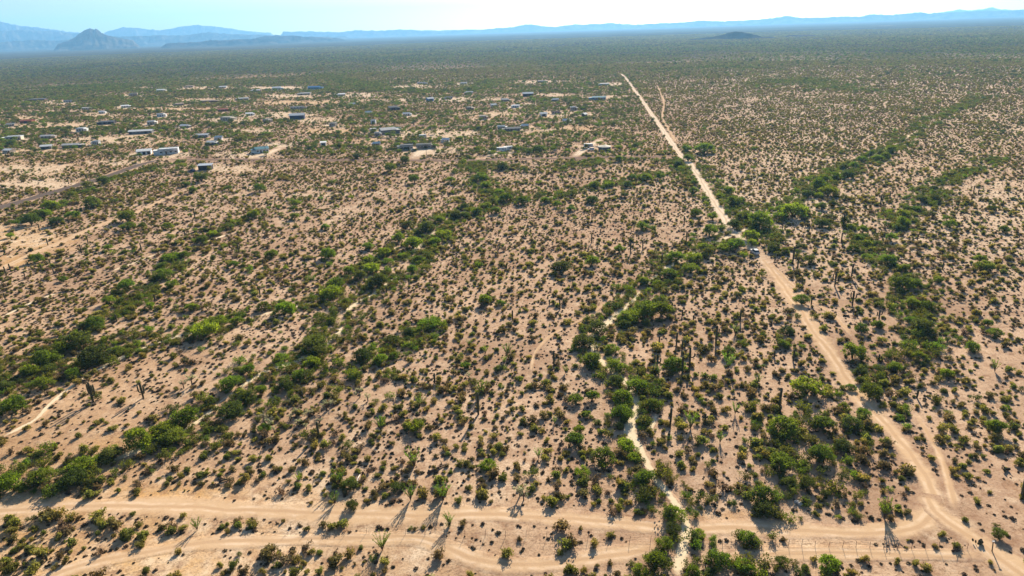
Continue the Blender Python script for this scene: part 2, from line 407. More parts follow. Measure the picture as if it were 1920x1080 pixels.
# ------------------------------------------------------------------ mesh building
class MB:
    def __init__(s): s.v = []; s.f = []; s.leaf = []
    def add(s, vs, fs, leaf=None):
        o = len(s.v); s.v += [tuple(x) for x in vs]; s.f += [tuple(i + o for i in f) for f in fs]
        s.leaf += [random.random() if leaf is None else leaf] * len(fs)
    def box(s, x0, x1, y0, y1, z0, z1):
        s.add([(x0, y0, z0), (x1, y0, z0), (x1, y1, z0), (x0, y1, z0), (x0, y0, z1), (x1, y0, z1), (x1, y1, z1), (x0, y1, z1)],
              [(3, 2, 1, 0), (4, 5, 6, 7), (0, 1, 5, 4), (1, 2, 6, 5), (2, 3, 7, 6), (3, 0, 4, 7)])
    def tube(s, pts, rad, sides=6, cap=True, rib=0):
        pts = [Vector(p) for p in pts]
        rings = []
        up = Vector((0.13, 0.97, 0.2)).normalized()
        for i, p in enumerate(pts):
            d = (pts[min(i + 1, len(pts) - 1)] - pts[max(i - 1, 0)]).normalized()
            a = d.cross(up)
            if a.length < .1: a = d.cross(Vector((1, 0, 0)))
            a.normalize(); c = d.cross(a)
            rings.append([p + (a * math.cos(t) + c * math.sin(t)) * rad[i] * (1 - (rib if k % 2 else 0)) for k, t in enumerate([2 * math.pi * q / sides for q in range(sides)])])
        vs = [q for r_ in rings for q in r_]
        fs = []
        for i in range(len(pts) - 1):
            for k in range(sides):
                a = i * sides + k; b_ = i * sides + (k + 1) % sides
                fs.append((a, b_, b_ + sides, a + sides))
        if cap:
            fs.append(tuple(range(sides))[::-1]); fs.append(tuple(range((len(pts) - 1) * sides, len(pts) * sides)))
        s.add(vs, fs)
    def leafq(s, p, nrm, size, asp=1.6, lv=None):
        nrm = Vector(nrm).normalized()
        a = nrm.orthogonal().normalized(); a.rotate(Matrix.Rotation(random.uniform(0, 6.28), 3, nrm)); c = nrm.cross(a)
        p = Vector(p); a = a * size * .5; c = c * size * .5 * asp
        s.add([p - a, p - c * .9, p + a * .9, p + c], [(0, 1, 2, 3)], lv)
    def mesh(s, name, mats, smooth=False):
        me = bpy.data.meshes.new(name)
        me.from_pydata(s.v, [], s.f)
        at = me.attributes.new('leaf', 'FLOAT', 'FACE'); at.data.foreach_set('value', s.leaf)
        for m_ in (mats if isinstance(mats, (list, tuple)) else [mats]): me.materials.append(M[m_])
        if smooth: me.polygons.foreach_set('use_smooth', [True] * len(me.polygons))
        me.update()
        return me

def link(name, me, parent=None, loc=(0, 0, 0), rz=0.0, sc=(1, 1, 1)):
    o = bpy.data.objects.new(name, me); COL.objects.link(o)
    o.location = loc; o.rotation_euler = (0, 0, rz); o.scale = sc if not isinstance(sc, (int, float)) else (sc, sc, sc)
    if parent: o.parent = parent
    return o

def tag(o, label=None, cat=None, group=None, kind=None):
    if label: o['label'] = label
    if cat: o['category'] = cat
    if group: o['group'] = group
    if kind: o['kind'] = kind
    return o

def rdir(up=0.0):
    while True:
        v = Vector((random.uniform(-1, 1), random.uniform(-1, 1), random.uniform(-1, 1)))
        if .05 < v.length <= 1: break
    v.normalize(); v.z += up
    return v.normalized()

# ------------------------------------------------------------------ the ground: one sheet to beyond the horizon
def build_ground():
    ang = list(np.arange(-62, 62.01, 0.25)) + list(np.arange(66, 298, 4.0))
    ang = np.radians(np.array(ang)); na = len(ang)
    rs = [3.0, 20, 45, 70]
    while rs[-1] < 23500: rs.append(rs[-1] * 1.014 + .2)
    rs = np.array(rs); nr = len(rs)
    X = np.outer(rs, np.sin(ang)); Y = np.outer(rs, np.cos(ang))
    x = X.ravel(); y = Y.ravel(); z = hf(x, y)
    V = np.stack([x, y, z], -1)
    V = np.vstack([V, [[0, 0, float(hf(0, 0))]]])
    i = np.arange(nr - 1)[:, None]; j = np.arange(na)[None, :]; j2 = (j + 1) % na
    Q = np.stack([i * na + j, (i + 1) * na + j, (i + 1) * na + j2, i * na + j2], -1).reshape(-1, 4)[:, ::-1]
    T = np.array([[nr * na, (k + 1) % na, k] for k in range(na)])
    me = bpy.data.meshes.new('ground')
    me.from_pydata(V.tolist(), [], Q.tolist() + T.tolist())
    S = soil(V[:, 0], V[:, 1])
    a = me.attributes.new('soil', 'FLOAT_COLOR', 'POINT'); a.data.foreach_set('color', S.astype(np.float32).ravel())
    me.materials.append(M['soil'])
    me.polygons.foreach_set('use_smooth', [True] * len(me.polygons))
    me.update()
    me.validate()
    if me.polygons[0].normal.z < 0: me.flip_normals()
    return tag(link('ground', me), kind='structure')
build_ground()

def build_strip(name, line, hw, look, k):
    L = len(line)
    t = np.gradient(line, axis=0); t /= np.linalg.norm(t, axis=1)[:, None] + 1e-9
    nrm = np.stack([-t[:, 1], t[:, 0]], -1)
    us = np.array([-1, -.75, -.5, -.25, 0, .25, .5, .75, 1.0])
    d = np.concatenate([[0], np.cumsum(np.linalg.norm(np.diff(line, axis=0), axis=1))])
    wv = hw * 1.5 * (0.65 + 0.7 * vnoise(d / 11, d * 0 + k, 11))
    pts = line[:, None, :] + nrm[:, None, :] * (us[None, :, None] * wv[:, None, None])
    x = pts[..., 0].ravel(); y = pts[..., 1].ravel(); r = np.hypot(x, y)
    z = hf(x, y) + 0.022 + 0.003 * k + r * 0.0002
    m_ = len(us)
    edge = np.tile(np.abs(us) > .99, L)
    edge[:m_] = True; edge[-m_:] = True
    z = np.where(edge, hf(x, y) - 0.05 - r * 0.0001, z)
    V = np.stack([x, y, z], -1)
    F_ = []
    for i in range(L - 1):
        for j in range(m_ - 1):
            a = i * m_ + j
            F_.append((a, a + 1, a + m_ + 1, a + m_))
    me = bpy.data.meshes.new(name); me.from_pydata(V.tolist(), [], F_)
    S = soil(x, y)
    a = me.attributes.new('soil', 'FLOAT_COLOR', 'POINT'); a.data.foreach_set('color', S.astype(np.float32).ravel())
    e = np.tile(1 - np.abs(us), L)
    if look == 'sand':       # the sand shows in reaches, hidden or washed out between them
        e = e * np.repeat(np.clip((vnoise(d / 13, d * 0 + k, 81) - .15) * 2.6, 0, 1), m_)
    endf = np.clip(np.minimum(np.arange(L), np.arange(L)[::-1]) / 3.0, 0, 1); e = e * np.repeat(endf, m_)
    um = (us[None, :] * wv[:, None]).ravel() / 10 + .5
    A = np.stack([e, um, e * 0, e * 0 + 1], -1)
    a = me.attributes.new('across', 'FLOAT_COLOR', 'POINT'); a.data.foreach_set('color', A.astype(np.float32).ravel())
    me.materials.append(M['sand' if look == 'sandline' else look]); me.update()
    if len(me.polygons) and me.polygons[0].normal.z < 0: me.flip_normals()
    me.polygons.foreach_set('use_smooth', [True] * len(me.polygons))
    tag(link(name, me), kind='structure')
for a in STRIPS: build_strip(*a)

# ------------------------------------------------------------------ hills on the horizon
def hill_mat():
    m, n, b = mat('hill_rock'); b.inputs['Specular IOR Level'].default_value = 0
    g = N(n, 'NewGeometry')
    f = noise(n, g.outputs['Position'], 0.004, 6, .7)
    n.links.new(mix(n, ramp(n, f, .35, .65), (0.025, 0.026, 0.018), (0.12, 0.095, 0.065)), b.inputs[0])
    return m
M['hill'] = hill_mat()

def skyline(name, pts, dist, seed, depth=2.6, rough=.45):
    """a range of solid hills whose crest runs through the given bearings; it has its own distance, height and breadth"""
    pts = sorted(pts)
    xs = np.array([p[0] for p in pts], float); ys = np.array([p[1] for p in pts], float)
    px = np.arange(xs[0], xs[-1] + .1, 2.2)
    py = np.interp(px, xs, ys) + (vnoise(px / 7, px * 0 + seed, 91) - .5) * 1.6 + (vnoise(px / 2.9, px * 0 + seed, 92) - .5) * .8
    l = np.stack([px - 960, 540 - py, np.full_like(px, -F)], -1) @ CR.T
    hd = np.hypot(l[:, 0], l[:, 1])
    az = np.arctan2(l[:, 0], l[:, 1]); h = CAM_H + dist * l[:, 2] / hd
    taper = np.clip(np.minimum(np.arange(len(px)), np.arange(len(px))[::-1]) / 5.0, 0, 1)
    h = np.maximum(h, 6) * (0.15 + .85 * taper)
    rows = [(-1, -.02), (-.8, .10), (-.6, .26), (-.42, .44), (-.25, .66), (-.1, .88), (0, 1), (.15, .86), (.4, .5), (.75, .16), (1, -.02)]
    hm = max(60.0, float(np.max(h)))
    V = []
    for u, k in rows:
        nz = vnoise(np.arange(len(px)) / 3.1, np.full(len(px), u * 4 + 9), seed) - .5
        nz2 = vnoise(np.arange(len(px)) / 9.0, np.full(len(px), u * 2 + 3), seed + 5) - .5
        rr = dist + u * hm * depth + (nz * .35 + nz2 * .6) * hm * (1 - abs(u)) * (0 if u == 0 else 1)
        hh = h * k + (nz * rough * h * min(1, 1.2 - abs(u)) if u != 0 else 0)
        hh = np.where(abs(u) == 1, -4, hh)
        V.append(np.stack([np.sin(az) * rr, np.cos(az) * rr, hh], -1))
    nc = len(px); V = np.concatenate(V)
    Fs = [(i * nc + j, i * nc + j + 1, (i + 1) * nc + j + 1, (i + 1) * nc + j) for i in range(len(rows) - 1) for j in range(nc - 1)]
    me = bpy.data.meshes.new(name); me.from_pydata(V.tolist(), [], Fs); me.materials.append(M['hill']); me.update()
    return tag(link(name, me), kind='structure')

skyline('hills', [(-60, 38), (0, 41), (40, 49), (75, 52), (115, 58), (165, 64)], 20500, 1)
skyline('hills', [(185, 64), (205, 58), (232, 51), (270, 54), (300, 57), (345, 49), (372, 47), (430, 53), (480, 60), (520, 62)], 19500, 2)
skyline('hills', [(-60, 57), (0, 58), (60, 56), (100, 59), (150, 64), (200, 68)], 17500, 3)
skyline('hills', [(-60, 80), (0, 79), (60, 75), (110, 76), (200, 69), (240, 68), (300, 66), (345, 66), (390, 60), (420, 63), (460, 65), (520, 66), (560, 69), (640, 68), (660, 70)], 14000, 4)
skyline('butte', [(98, 84), (118, 80), (132, 75), (142, 69), (152, 60), (160, 55), (169, 52.5), (177, 55), (187, 60.5), (198, 65), (215, 69), (235, 73), (262, 78)], 10500, 6, 2.4, .5)
skyline('hills', [(470, 72), (495, 68), (525, 66), (560, 68), (600, 70), (650, 72)], 9500, 7)
skyline('hills', [(300, 82), (340, 80), (400, 76), (440, 74), (480, 73), (520, 74)], 8800, 8)
skyline('hills', [(520, 60), (560, 59), (640, 60), (672, 56), (700, 58), (745, 56), (820, 57), (880, 56), (940, 53), (965, 50), (985, 46), (1000, 47), (1015, 49), (1045, 51),
                  (1065, 47), (1080, 46), (1110, 45), (1150, 43), (1180, 46), (1240, 44), (1280, 43)], 16500, 9)
skyline('hills', [(1190, 47), (1240, 45), (1290, 41), (1312, 38), (1345, 40), (1400, 38), (1430, 36), (1460, 32), (1475, 29.5), (1500, 33), (1540, 33), (1575, 31), (1610, 31), (1632, 27), (1650, 27.5), (1665, 28.5),
                  (1700, 25), (1726, 23), (1740, 25.5), (1800, 22.5), (1850, 19), (1870, 20), (1920, 18), (1990, 15)], 15500, 10)
skyline('hills', [(1740, 25), (1775, 22), (1800, 18), (1822, 20), (1845, 17), (1862, 14), (1880, 18), (1920, 21)], 20500, 12)
skyline('rocky_hill', [(1290, 74), (1320, 71), (1345, 67), (1360, 63), (1375, 59.5), (1390, 60.5), (1410, 64), (1430, 69), (1455, 72)], 3700, 13, 1.7)
skyline('rocky_hill', [(1470, 69), (1490, 66.5), (1505, 66.5), (1530, 69)], 4000, 14, 1.7)

# ------------------------------------------------------------------ plants
def creosote_mesh(name, mt, n_leaf=420, spread=1.0, h=0.85):
    mb = MB()
    for _ in range(10):
        a = random.uniform(0, 6.28); r_ = random.uniform(.3, .9) * spread; z = random.uniform(.4, .9) * h
        mb.tube([(0, 0, 0), (math.cos(a) * r_ * .4, math.sin(a) * r_ * .4, z * .55), (math.cos(a) * r_, math.sin(a) * r_, z)], [.025, .018, .008], 3, False)
    lobes = [(random.uniform(0, 6.28), random.uniform(.0, .62), random.uniform(.22, .72)) for _ in range(11)]
    for k in range(n_leaf):
        a, r_, z = random.choice(lobes)
        c = Vector((math.cos(a) * r_ * spread, math.sin(a) * r_ * spread, z * h))
        d = rdir(.1)
        p = c + d * (random.random() ** .5) * .36
        p.z = max(.05, p.z)
        mb.leafq(p, d + rdir() * .9, random.uniform(.09, .17), 1.8, min(1, max(0, random.gauss(.05 + .85 * p.z, .22))))  # leaf tone rises with height: lit top and shaded core put into the colour
    return mb.mesh(name, mt)

def bursage_mesh(name, n_leaf=70):
    mb = MB()
    for k in range(n_leaf):
        d = rdir(.25); d.z = abs(d.z)
        p = Vector((d.x, d.y, d.z * .8)) * random.uniform(.5, 1.0) * random.uniform(.8, 1.05)
        mb.leafq(p, (d + rdir() * .8), random.uniform(.30, .46), 1.2)
    return mb.mesh(name, 'bursage')

def tree_meshes(i, tone, leaves=2400):
    """crown of leaf clumps round limb ends, and a trunk with limbs; unit radius"""
    mb = MB(); tk = MB()
    H = random.uniform(1.15, 1.45)
    lobes = []
    nl = random.randint(18, 24)
    for k in range(nl):
        a = 6.283 * k * .618 + random.uniform(-.3, .3)
        el = math.asin(random.uniform(.02, .98))
        q = random.uniform(.52, .72)
        lobes.append((Vector((math.cos(a) * math.cos(el) * q, math.sin(a) * math.cos(el) * q, H * (.22 + .52 * math.sin(el)))), random.uniform(.22, .36), random.uniform(-.28, .28)))
    lobes.append((Vector((0, 0, H * .5)), .4, -.2)); lobes.append((Vector((.1, -.1, H * .3)), .4, -.3))
    for k in range(leaves):
        c, rad, tv = random.choice(lobes)
        d = rdir(.15)
        rr = rad * (random.random() ** .45) * random.uniform(.8, 1.25)
        p = c + Vector((d.x, d.y, d.z * .82)) * rr
        if p.z < .06: p.z = random.uniform(.05, .3)
        mb.leafq(p, (d + rdir() * 1.0), random.uniform(.045, .085), 1.7, min(1, max(0, random.gauss(.5 + tv, .25))))
    base = Vector((0, 0, 0))
    for k in range(4):
        c = random.choice(lobes)[0]
        fork = Vector((c.x * .18, c.y * .18, H * .16))
        tk.tube([base + Vector((c.x * .04, c.y * .04, -.02)), fork, (fork + c) * .5 + Vector((0, 0, .04)), c], [.06, .045, .028, .01], 6)
        for q in range(2):
            e = random.choice(lobes)[0]
            st = (fork + c) * .5
            tk.tube([st, (st + e) * .5 + Vector((0, 0, .05)), e], [.022, .014, .006], 4)
    return mb.mesh('crown', 'tree_' + tone), tk.mesh('trunk', 'bark', True)

TONES = ['bright', 'mid', 'dark']
TREES = {t: [tree_meshes(i, t) for i in range(4)] for t in TONES}
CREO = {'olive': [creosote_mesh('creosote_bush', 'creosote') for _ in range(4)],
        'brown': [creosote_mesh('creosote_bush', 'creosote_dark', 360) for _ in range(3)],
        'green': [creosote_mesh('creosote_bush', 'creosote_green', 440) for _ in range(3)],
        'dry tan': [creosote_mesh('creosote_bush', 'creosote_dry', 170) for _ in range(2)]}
BURS = [bursage_mesh('bursage_clump') for _ in range(4)]

# landmarks used to tell look-alikes apart in their labels
LM = [("the broad bend of the dirt road", 1745, 960), ("the twin-armed saguaro", 175, 754), ("the three-pronged saguaro", 269, 746),
      ("the dark fallen log", 820, 880), ("the pale fallen branch", 670, 902), ("the vehicle on the dirt road", 1414, 472),
      ("the sandy wash at the bottom edge", 1272, 1060), ("the paired roadside ocotillos", 800, 932), ("the leaning post by the fork", 1860, 1032),
      ("the large green tree beside the road", 1512, 745), ("the tall lone pole saguaro", 897, 777), ("the stout saguaro at the right edge", 1915, 930),
      ("the parallel saguaro pair", 1281, 654), ("the roadside ocotillo inside the bend", 1657, 972), ("the fence's right end", 1830, 1042),
      ("the cross-shaped saguaro", 1322, 790), ("the lone ball-shaped bush below the road", 255, 970), ("the ocotillo near the lower track", 370, 993),
      ("the short stub cactus", 284, 883), ("the tree clump at the left edge", 25, 925), ("the lone bright tree above the road", 915, 888),
      ("the lower track's curve", 840, 1030), ("the pale rock pile", 1497, 944), ("the pale cholla stand", 500, 795),
      ("the wash's junction with the road", 1270, 988), ("the thin saguaro by the sandy bank", 1257, 795), ("the lower track's left end", 150, 1062),
      ("the leaning saguaro above the road", 598, 818), ("the tree with the long shadow", 781, 812), ("the track beside the fence", 1560, 1037),
      ("the road's left entry", 20, 955), ("the stretch of road below the ocotillos", 800, 966), ("the dark isolated round tree", 1366, 672),
      ("the prickly pear clump", 1837, 1020), ("the lone tree right of the road", 1598, 676), ("the wash's fork", 1203, 842),
      ("the cholla by the corner of the scrub", 975, 925), ("the bush-dotted triangle below the road", 560, 985), ("the road's straight run past the wash", 1450, 992),
      ("the navy barn", 556, 221), ("the long pale-roofed barn", 262, 250), ("the large grey gabled house", 725, 250), ("the dark brown barn", 990, 180), ("the small blue barn", 806, 190), ("the red-roofed house", 416, 209), ("the white trailer pair", 946, 283), ("the far dark low house", 70, 189), ("the triple-door garage", 267, 285), ("the dirt road's far end", 1170, 145), ("the paved road", 130, 352),
      ("the round dark house", 1135, 278), ("the split saguaro among green bushes", 1650, 386), ("the tall saguaro cluster", 1487, 495)]
LMX = np.array([l[1] for l in LM], float); LMY = np.array([l[2] for l in LM], float)
ORD = ['closest', 'second', 'third', 'fourth', 'fifth', 'sixth', 'seventh', 'eighth', 'ninth', 'tenth', 'eleventh', 'twelfth', 'thirteenth', 'fourteenth',
       'fifteenth', 'sixteenth', 'seventeenth', 'eighteenth', 'nineteenth', 'twentieth']
def label_all(items):
    """items: (object, px, py, description). The same description near the same landmark and side gets its rank by distance."""
    buckets = {}
    for o, px, py, desc in items:
        k = int(np.argmin((LMX - px) ** 2 + ((LMY - py) * 1.6) ** 2))
        dx, dy = px - LMX[k], py - LMY[k]
        side = ('right of' if dx > 0 else 'left of') if abs(dx) > abs(dy) * 1.3 else ('in front of' if dy > 0 else 'behind')
        buckets.setdefault((desc, k, side), []).append((math.hypot(dx, dy), o))
    for (desc, k, side), lst in buckets.items():
        lst.sort(key=lambda t: t[0])
        for i, (_, o) in enumerate(lst):
            if len(lst) == 1: o['label'] = f"{desc} {side} {LM[k][0]}"
            else:
                wd = ORD[i] if i < len(ORD) else f"{i + 1}th"
                o['label'] = f"{desc}, {wd} {side} {LM[k][0]}"

# trees: photo position of the crown, its width, tone (b bright, m mid, d dark)
TR = """30 755 60 m;88 668 58 m;57 693 38 b;95 692 32 d;85 715 40 m;12 720 35 d;180 665 66 d;218 655 35 m;139 697 36 b;150 635 55 d;120 650 40 m;387 615 55 b;410 597 40 b;445 600 28 m
205 562 28 m;360 575 25 m;283 573 22 b;178 603 36 m;310 800 55 b;350 780 50 m;435 716 48 m;467 692 30 m;435 765 56 d;465 745 40 d;495 573 30 m;535 578 38 b;622 548 44 b;650 564 26 m;620 600 22 b
592 640 55 d;597 657 40 d;527 667 34 b;585 677 38 b;562 702 34 m;537 720 36 d;490 730 30 m;680 665 40 d;715 672 36 b;738 668 22 m;667 702 34 m;807 600 42 b;767 622 28 d;910 562 32 m;940 566 22 m
873 682 26 b;781 797 38 b;497 800 34 m;733 634 30 d;1208 580 54 m;1240 578 48 m;1178 592 42 m;1172 606 30 d;1120 612 50 d;1095 637 44 d;1146 652 32 m;1110 672 45 m;1155 685 44 m;1155 712 36 d
1195 722 44 m;1168 745 48 m;1165 775 46 m;1227 757 36 m;1265 682 46 m;1366 660 36 d;1080 745 36 m;1110 742 32 m;1101 776 22 m;1200 790 20 b;1086 805 26 m;1502 560 36 m;1512 722 62 b;1470 643 26 m
1475 618 30 d;1598 658 46 m;1710 568 28 m;1738 572 30 m;1730 610 46 d;1722 622 30 m;1705 598 26 m;1615 615 30 d;1645 608 24 m;1865 622 32 m;1852 605 24 m;1822 650 32 m;1775 700 30 m;1677 688 34 m
1647 690 28 d;1722 667 30 m;1615 695 24 d;1612 712 22 d;1630 730 46 m;1595 725 22 m;1468 795 72 m;1543 790 50 m;1595 790 44 d;1618 772 32 m;1867 800 44 m;20 902 56 b;43 915 28 b;155 868 60 b;183 860 30 b
80 890 55 m;142 895 50 d;212 847 50 d;262 822 58 m;325 815 50 m;172 903 28 d;915 868 42 b;657 905 36 d;660 945 30 d;745 910 30 d;1078 822 42 m;1130 852 54 m;1092 880 34 b;1172 832 40 b;1187 855 28 b
1210 892 50 m;1265 960 42 b;1262 990 40 d;1245 1015 42 b;1310 1000 30 b;1400 1005 42 m;1347 1045 52 m;1395 1058 42 b;1227 1050 56 m;1200 1070 40 m;1300 1072 36 m;1430 925 56 m;1465 862 54 m;1478 905 30 d
1537 848 50 m;1580 832 40 d;1512 905 36 d;1547 925 24 d;1552 1055 56 b;1465 1050 34 m;1430 950 46 d;1872 1000 30 d
97 385 30 m;60 410 40 d;85 398 30 m;175 380 32 m;137 402 28 m;107 413 32 d;195 338 28 d;240 405 38 m;242 422 30 m;268 423 20 m;315 423 22 m;295 398 16 m;362 356 18 m;348 344 20 m;429 352 18 m;378 332 30 d
400 437 22 b;378 448 28 m;430 427 16 m;70 483 30 m;20 441 18 b;322 478 34 b;345 477 24 m;305 497 22 m;308 513 36 m;325 530 30 m;240 532 36 m;440 495 22 m;203 463 20 m;120 522 20 m;460 408 18 d;477 400 30 m
487 352 28 m;555 380 22 m;553 405 22 m;557 418 16 b;669 397 14 m;692 399 16 m;699 384 14 d;610 425 18 m;762 394 14 m;510 475 28 m;616 475 34 m;690 460 28 m;765 420 26 d;800 425 34 d;825 410 24 m;832 435 32 b
816 450 28 b;775 455 40 b;747 445 28 m;720 472 34 b;692 482 28 b;697 500 36 b;727 487 24 b;754 477 20 b;675 515 30 d;655 507 26 m;872 386 22 d;855 402 26 d;872 402 24 m;895 395 26 m;912 384 22 m
937 357 20 b;950 370 26 m;930 394 22 b;902 330 34 m;912 345 26 m;942 310 26 d;732 314 26 m;760 300 24 d;670 292 20 d;697 302 16 d;777 336 24 m;846 336 20 m;612 355 14 m;632 360 16 m;772 505 26 m;785 485 24 m
710 525 40 d;630 530 36 m;1042 311 16 d;1022 375 18 b;1110 372 28 d;1171 365 18 d;1143 345 20 b;1114 346 22 m;1185 331 22 m;1212 332 26 m;1177 345 20 m;1237 330 22 m;1271 307 20 d;1160 297 20 m;980 375 26 m
1045 382 20 m;1070 390 20 m;1205 422 30 m;1110 488 30 b;1052 497 44 d;1160 467 22 m;1330 432 32 m;1304 397 28 m;1336 405 24 m;1295 500 36 b;1300 480 34 b;1267 482 34 m;1255 510 36 m;1357 462 32 b;1380 455 32 m
1407 440 36 b;1410 455 22 b;1422 412 50 m;1395 402 36 m;1375 420 30 d;1365 357 26 m;1300 357 20 m;1302 342 18 m;1375 377 30 m;1290 295 26 m;1320 277 36 m;1287 277 24 m;1010 277 26 m;1322 462 34 m;1207 527 26 m
1232 529 20 b;1487 392 52 b;1465 390 30 m;1505 392 30 m;1515 362 26 d;1535 347 36 m;1552 355 40 b;1545 335 24 m;1565 330 24 b;1590 327 26 d;1582 312 20 d;1600 310 22 m;1615 297 24 m;1632 287 20 m;1645 295 22 m
1660 292 22 m;1671 280 24 b;1540 417 30 d;1535 365 20 b;1562 382 20 d;1540 385 24 m;1595 425 22 m;1617 430 26 m;1692 415 30 m;1692 402 28 m;1685 425 24 d;1670 445 24 m;1717 390 20 m;1700 389 20 m;1727 372 24 d
1752 371 24 d;1742 400 22 d;1750 354 20 d;1780 420 24 m;1881 430 22 m;1860 390 20 d;1600 465 26 m;1625 455 22 b;1625 480 24 b;1610 445 22 m;1665 487 34 m;1697 502 24 m;1690 528 46 m;1712 530 30 m;1847 497 34 m
1837 485 24 m;1810 464 16 m;1760 522 24 m;1512 520 18 m;1448 465 26 d;1470 470 22 m;1800 332 18 d"""
TR = [t.split() for t in TR.replace('\n', ';').split(';')]
TR = [(float(a), float(b_), float(c), {'b': 'bright', 'm': 'mid', 'd': 'dark'}[d]) for a, b_, c, d in TR]
TR.sort(key=lambda t: -t[2])
tree_xy = []; label_items = []
TONEWORD = {'bright': 'bright green', 'mid': 'mid green', 'dark': 'dark olive'}
def size_word(w_): return 'big' if w_ >= 44 else ('medium' if w_ >= 28 else 'small')
def place_tree(px, py, w_, tone):
    by = py + .27 * w_
    p = P(px, by); rad = w_ / float(ppm(px, by)) / 2 * 1.12
    cr, tk = random.choice(TREES[tone])
    root = link('palo_verde_tree', None, None, tuple(p), random.uniform(0, 6.28), (rad * random.uniform(.88, 1.14), rad * random.uniform(.85, 1.1), rad * random.uniform(.7, .98)))
    root.empty_display_size = .5
    link('crown', cr, root); link('trunk', tk, root)
    tag(root, None, 'tree', 'green desert trees along the washes and on the flats')
    label_items.append((root, px, py, f"{size_word(w_)} {TONEWORD[tone]} desert tree"))
    tree_xy.append((p[0], p[1], rad))
for t in TR[:300]: place_tree(*t)
label_all(label_items)
print('trees', len(TR))

# ------------------------------------------------------------------ saguaros
def sag_profile(mb, pts, r_, sides=14):
    n_ = len(pts); rad = []
    for i in range(n_):
        t = i / (n_ - 1)
        rad.append(r_ * (.80 + .28 * math.sin(min(1, t * 1.15) * 3.0)) if t < .93 else r_ * (.62 if t < .98 else .25))
    mb.tube(pts, rad, sides, True, .16)
def saguaro(px, py, hpx, arms, label, group='saguaro cacti standing in the scrub', stout=1.0):
    p = P(px, py)
    dep = math.atan2(CAM_H, math.hypot(p[0], p[1]))
    H = hpx / float(ppm(px, py)) / math.cos(dep) * 1.0
    H = max(1.2, H); r_ = (.17 + .018 * H) * stout
    root = link('saguaro_cactus', None, None, tuple(p), random.uniform(-.25, .25))
    mb = MB(); lean = random.uniform(-.03, .03)
    zs = [-.1, .2 * H, .4 * H, .6 * H, .8 * H, .9 * H, .95 * H, .985 * H, H]
    sag_profile(mb, [(lean * z, lean * .5 * z, z) for z in zs], r_)
    link('trunk', mb.mesh('saguaro_trunk', 'saguaro', True), root)
    for k in range(arms):
        s = (-1 if k % 2 else 1) * random.uniform(.8, 1.1); z0 = H * random.uniform(.32, .55); top = H * random.uniform(.68, .95)
        dy = random.uniform(-.3, .3) * (1 if k < 2 else 3)
        ra = r_ * .72; o = r_ * 1.4 + H * .10
        mb = MB()
        pts = [(0, 0, z0), (s * o * .6, dy * o * .6, z0 - .02 * H), (s * o, dy * o, z0 + .05 * H), (s * o * 1.08, dy * o * 1.1, (z0 + top) / 2), (s * o * 1.08, dy * o * 1.1, top * .93), (s * o * 1.06, dy * o * 1.1, top * .985), (s * o * 1.06, dy * o * 1.1, top)]
        mb.tube(pts, [ra * .8, ra * .85, ra, ra, ra * .9, ra * .6, ra * .2], 12, True, .15)
        link('arm', mb.mesh('saguaro_arm', 'saguaro', True), root)
    tag(root, label, 'cactus', group)
    return root
SG = """175 754 38 3;269 746 30 3;219 602 13 0;10 561 12 0;291 566 14 0;75 434 13 0;90 460 14 0;153 475 17 2;266 472 16 0;12 516 17 0;20 508 14 0;95 497 12 0;78 506 10 0;47 520 9 0;101 513 9 0
165 455 12 0;366 410 20 1;347 442 11 0;448 474 16 1;228 507 7 0;221 522 8 0;129 345 10 0;165 343 16 0;11 358 10 1;60 424 8 0;9 477 9 2;694 360 12 0;660 430 20 1;638 454 15 0;552 458 10 0;649 325 15 0
934 475 15 2;767 535 13 0;508 330 10 0;1110 415 15 0;1237 380 13 0;1283 418 13 0;1310 420 13 0;1287 452 17 1;1109 456 16 0;1000 462 11 0;1182 477 22 1;1205 468 16 0;1241 492 15 0;1192 347 8 0
1650 386 22 1;1668 373 12 0;1577 455 19 0;1581 423 22 3;1516 438 13 0;1467 428 17 0;1486 496 34 1;1495 508 22 0;1565 537 28 2;1596 521 26 1;1617 421 12 0;1503 536 16 0;1767 505 14 0;1882 338 9 0
1825 362 14 0;1834 364 9 0;1452 326 15 0;1550 312 12 0;1821 380 11 0;1879 388 12 0;1910 456 9 0;1598 573 28 2;1648 598 17 2;1521 571 13 0;1647 677 13 2;1719 746 16 0;1461 763 35 0;1487 677 22 0
1452 670 12 0;1050 580 18 1;1030 572 10 0;1225 612 9 0;1236 643 13 0;1268 648 24 0;1279 655 16 0;1284 652 14 0;1286 666 11 0;1215 632 12 0;1342 643 32 1;1388 603 22 0;1323 656 11 0;1293 688 36 1
1279 700 31 0;1232 690 26 2;1039 687 29 0;961 600 18 0;1257 796 30 0;1322 790 14 2;1279 592 11 0;488 556 16 0;815 718 18 0;897 777 39 0;598 818 27 0;567 744 11 0;725 551 14 0;284 883 8 0;88 1051 7 0
1917 934 40 1;1300 600 9 0;1380 560 9 0;570 620 8 0;420 560 9 0;540 500 9 0;590 470 9 0;860 470 9 0;990 430 10 0;1040 420 11 0;950 505 11 0;1080 440 10 0;1150 400 10 0;700 340 9 0;1490 300 10 0;1700 320 10 0;1760 300 9 0;1460 350 12 0;1640 440 12 0;1720 450 11 0"""
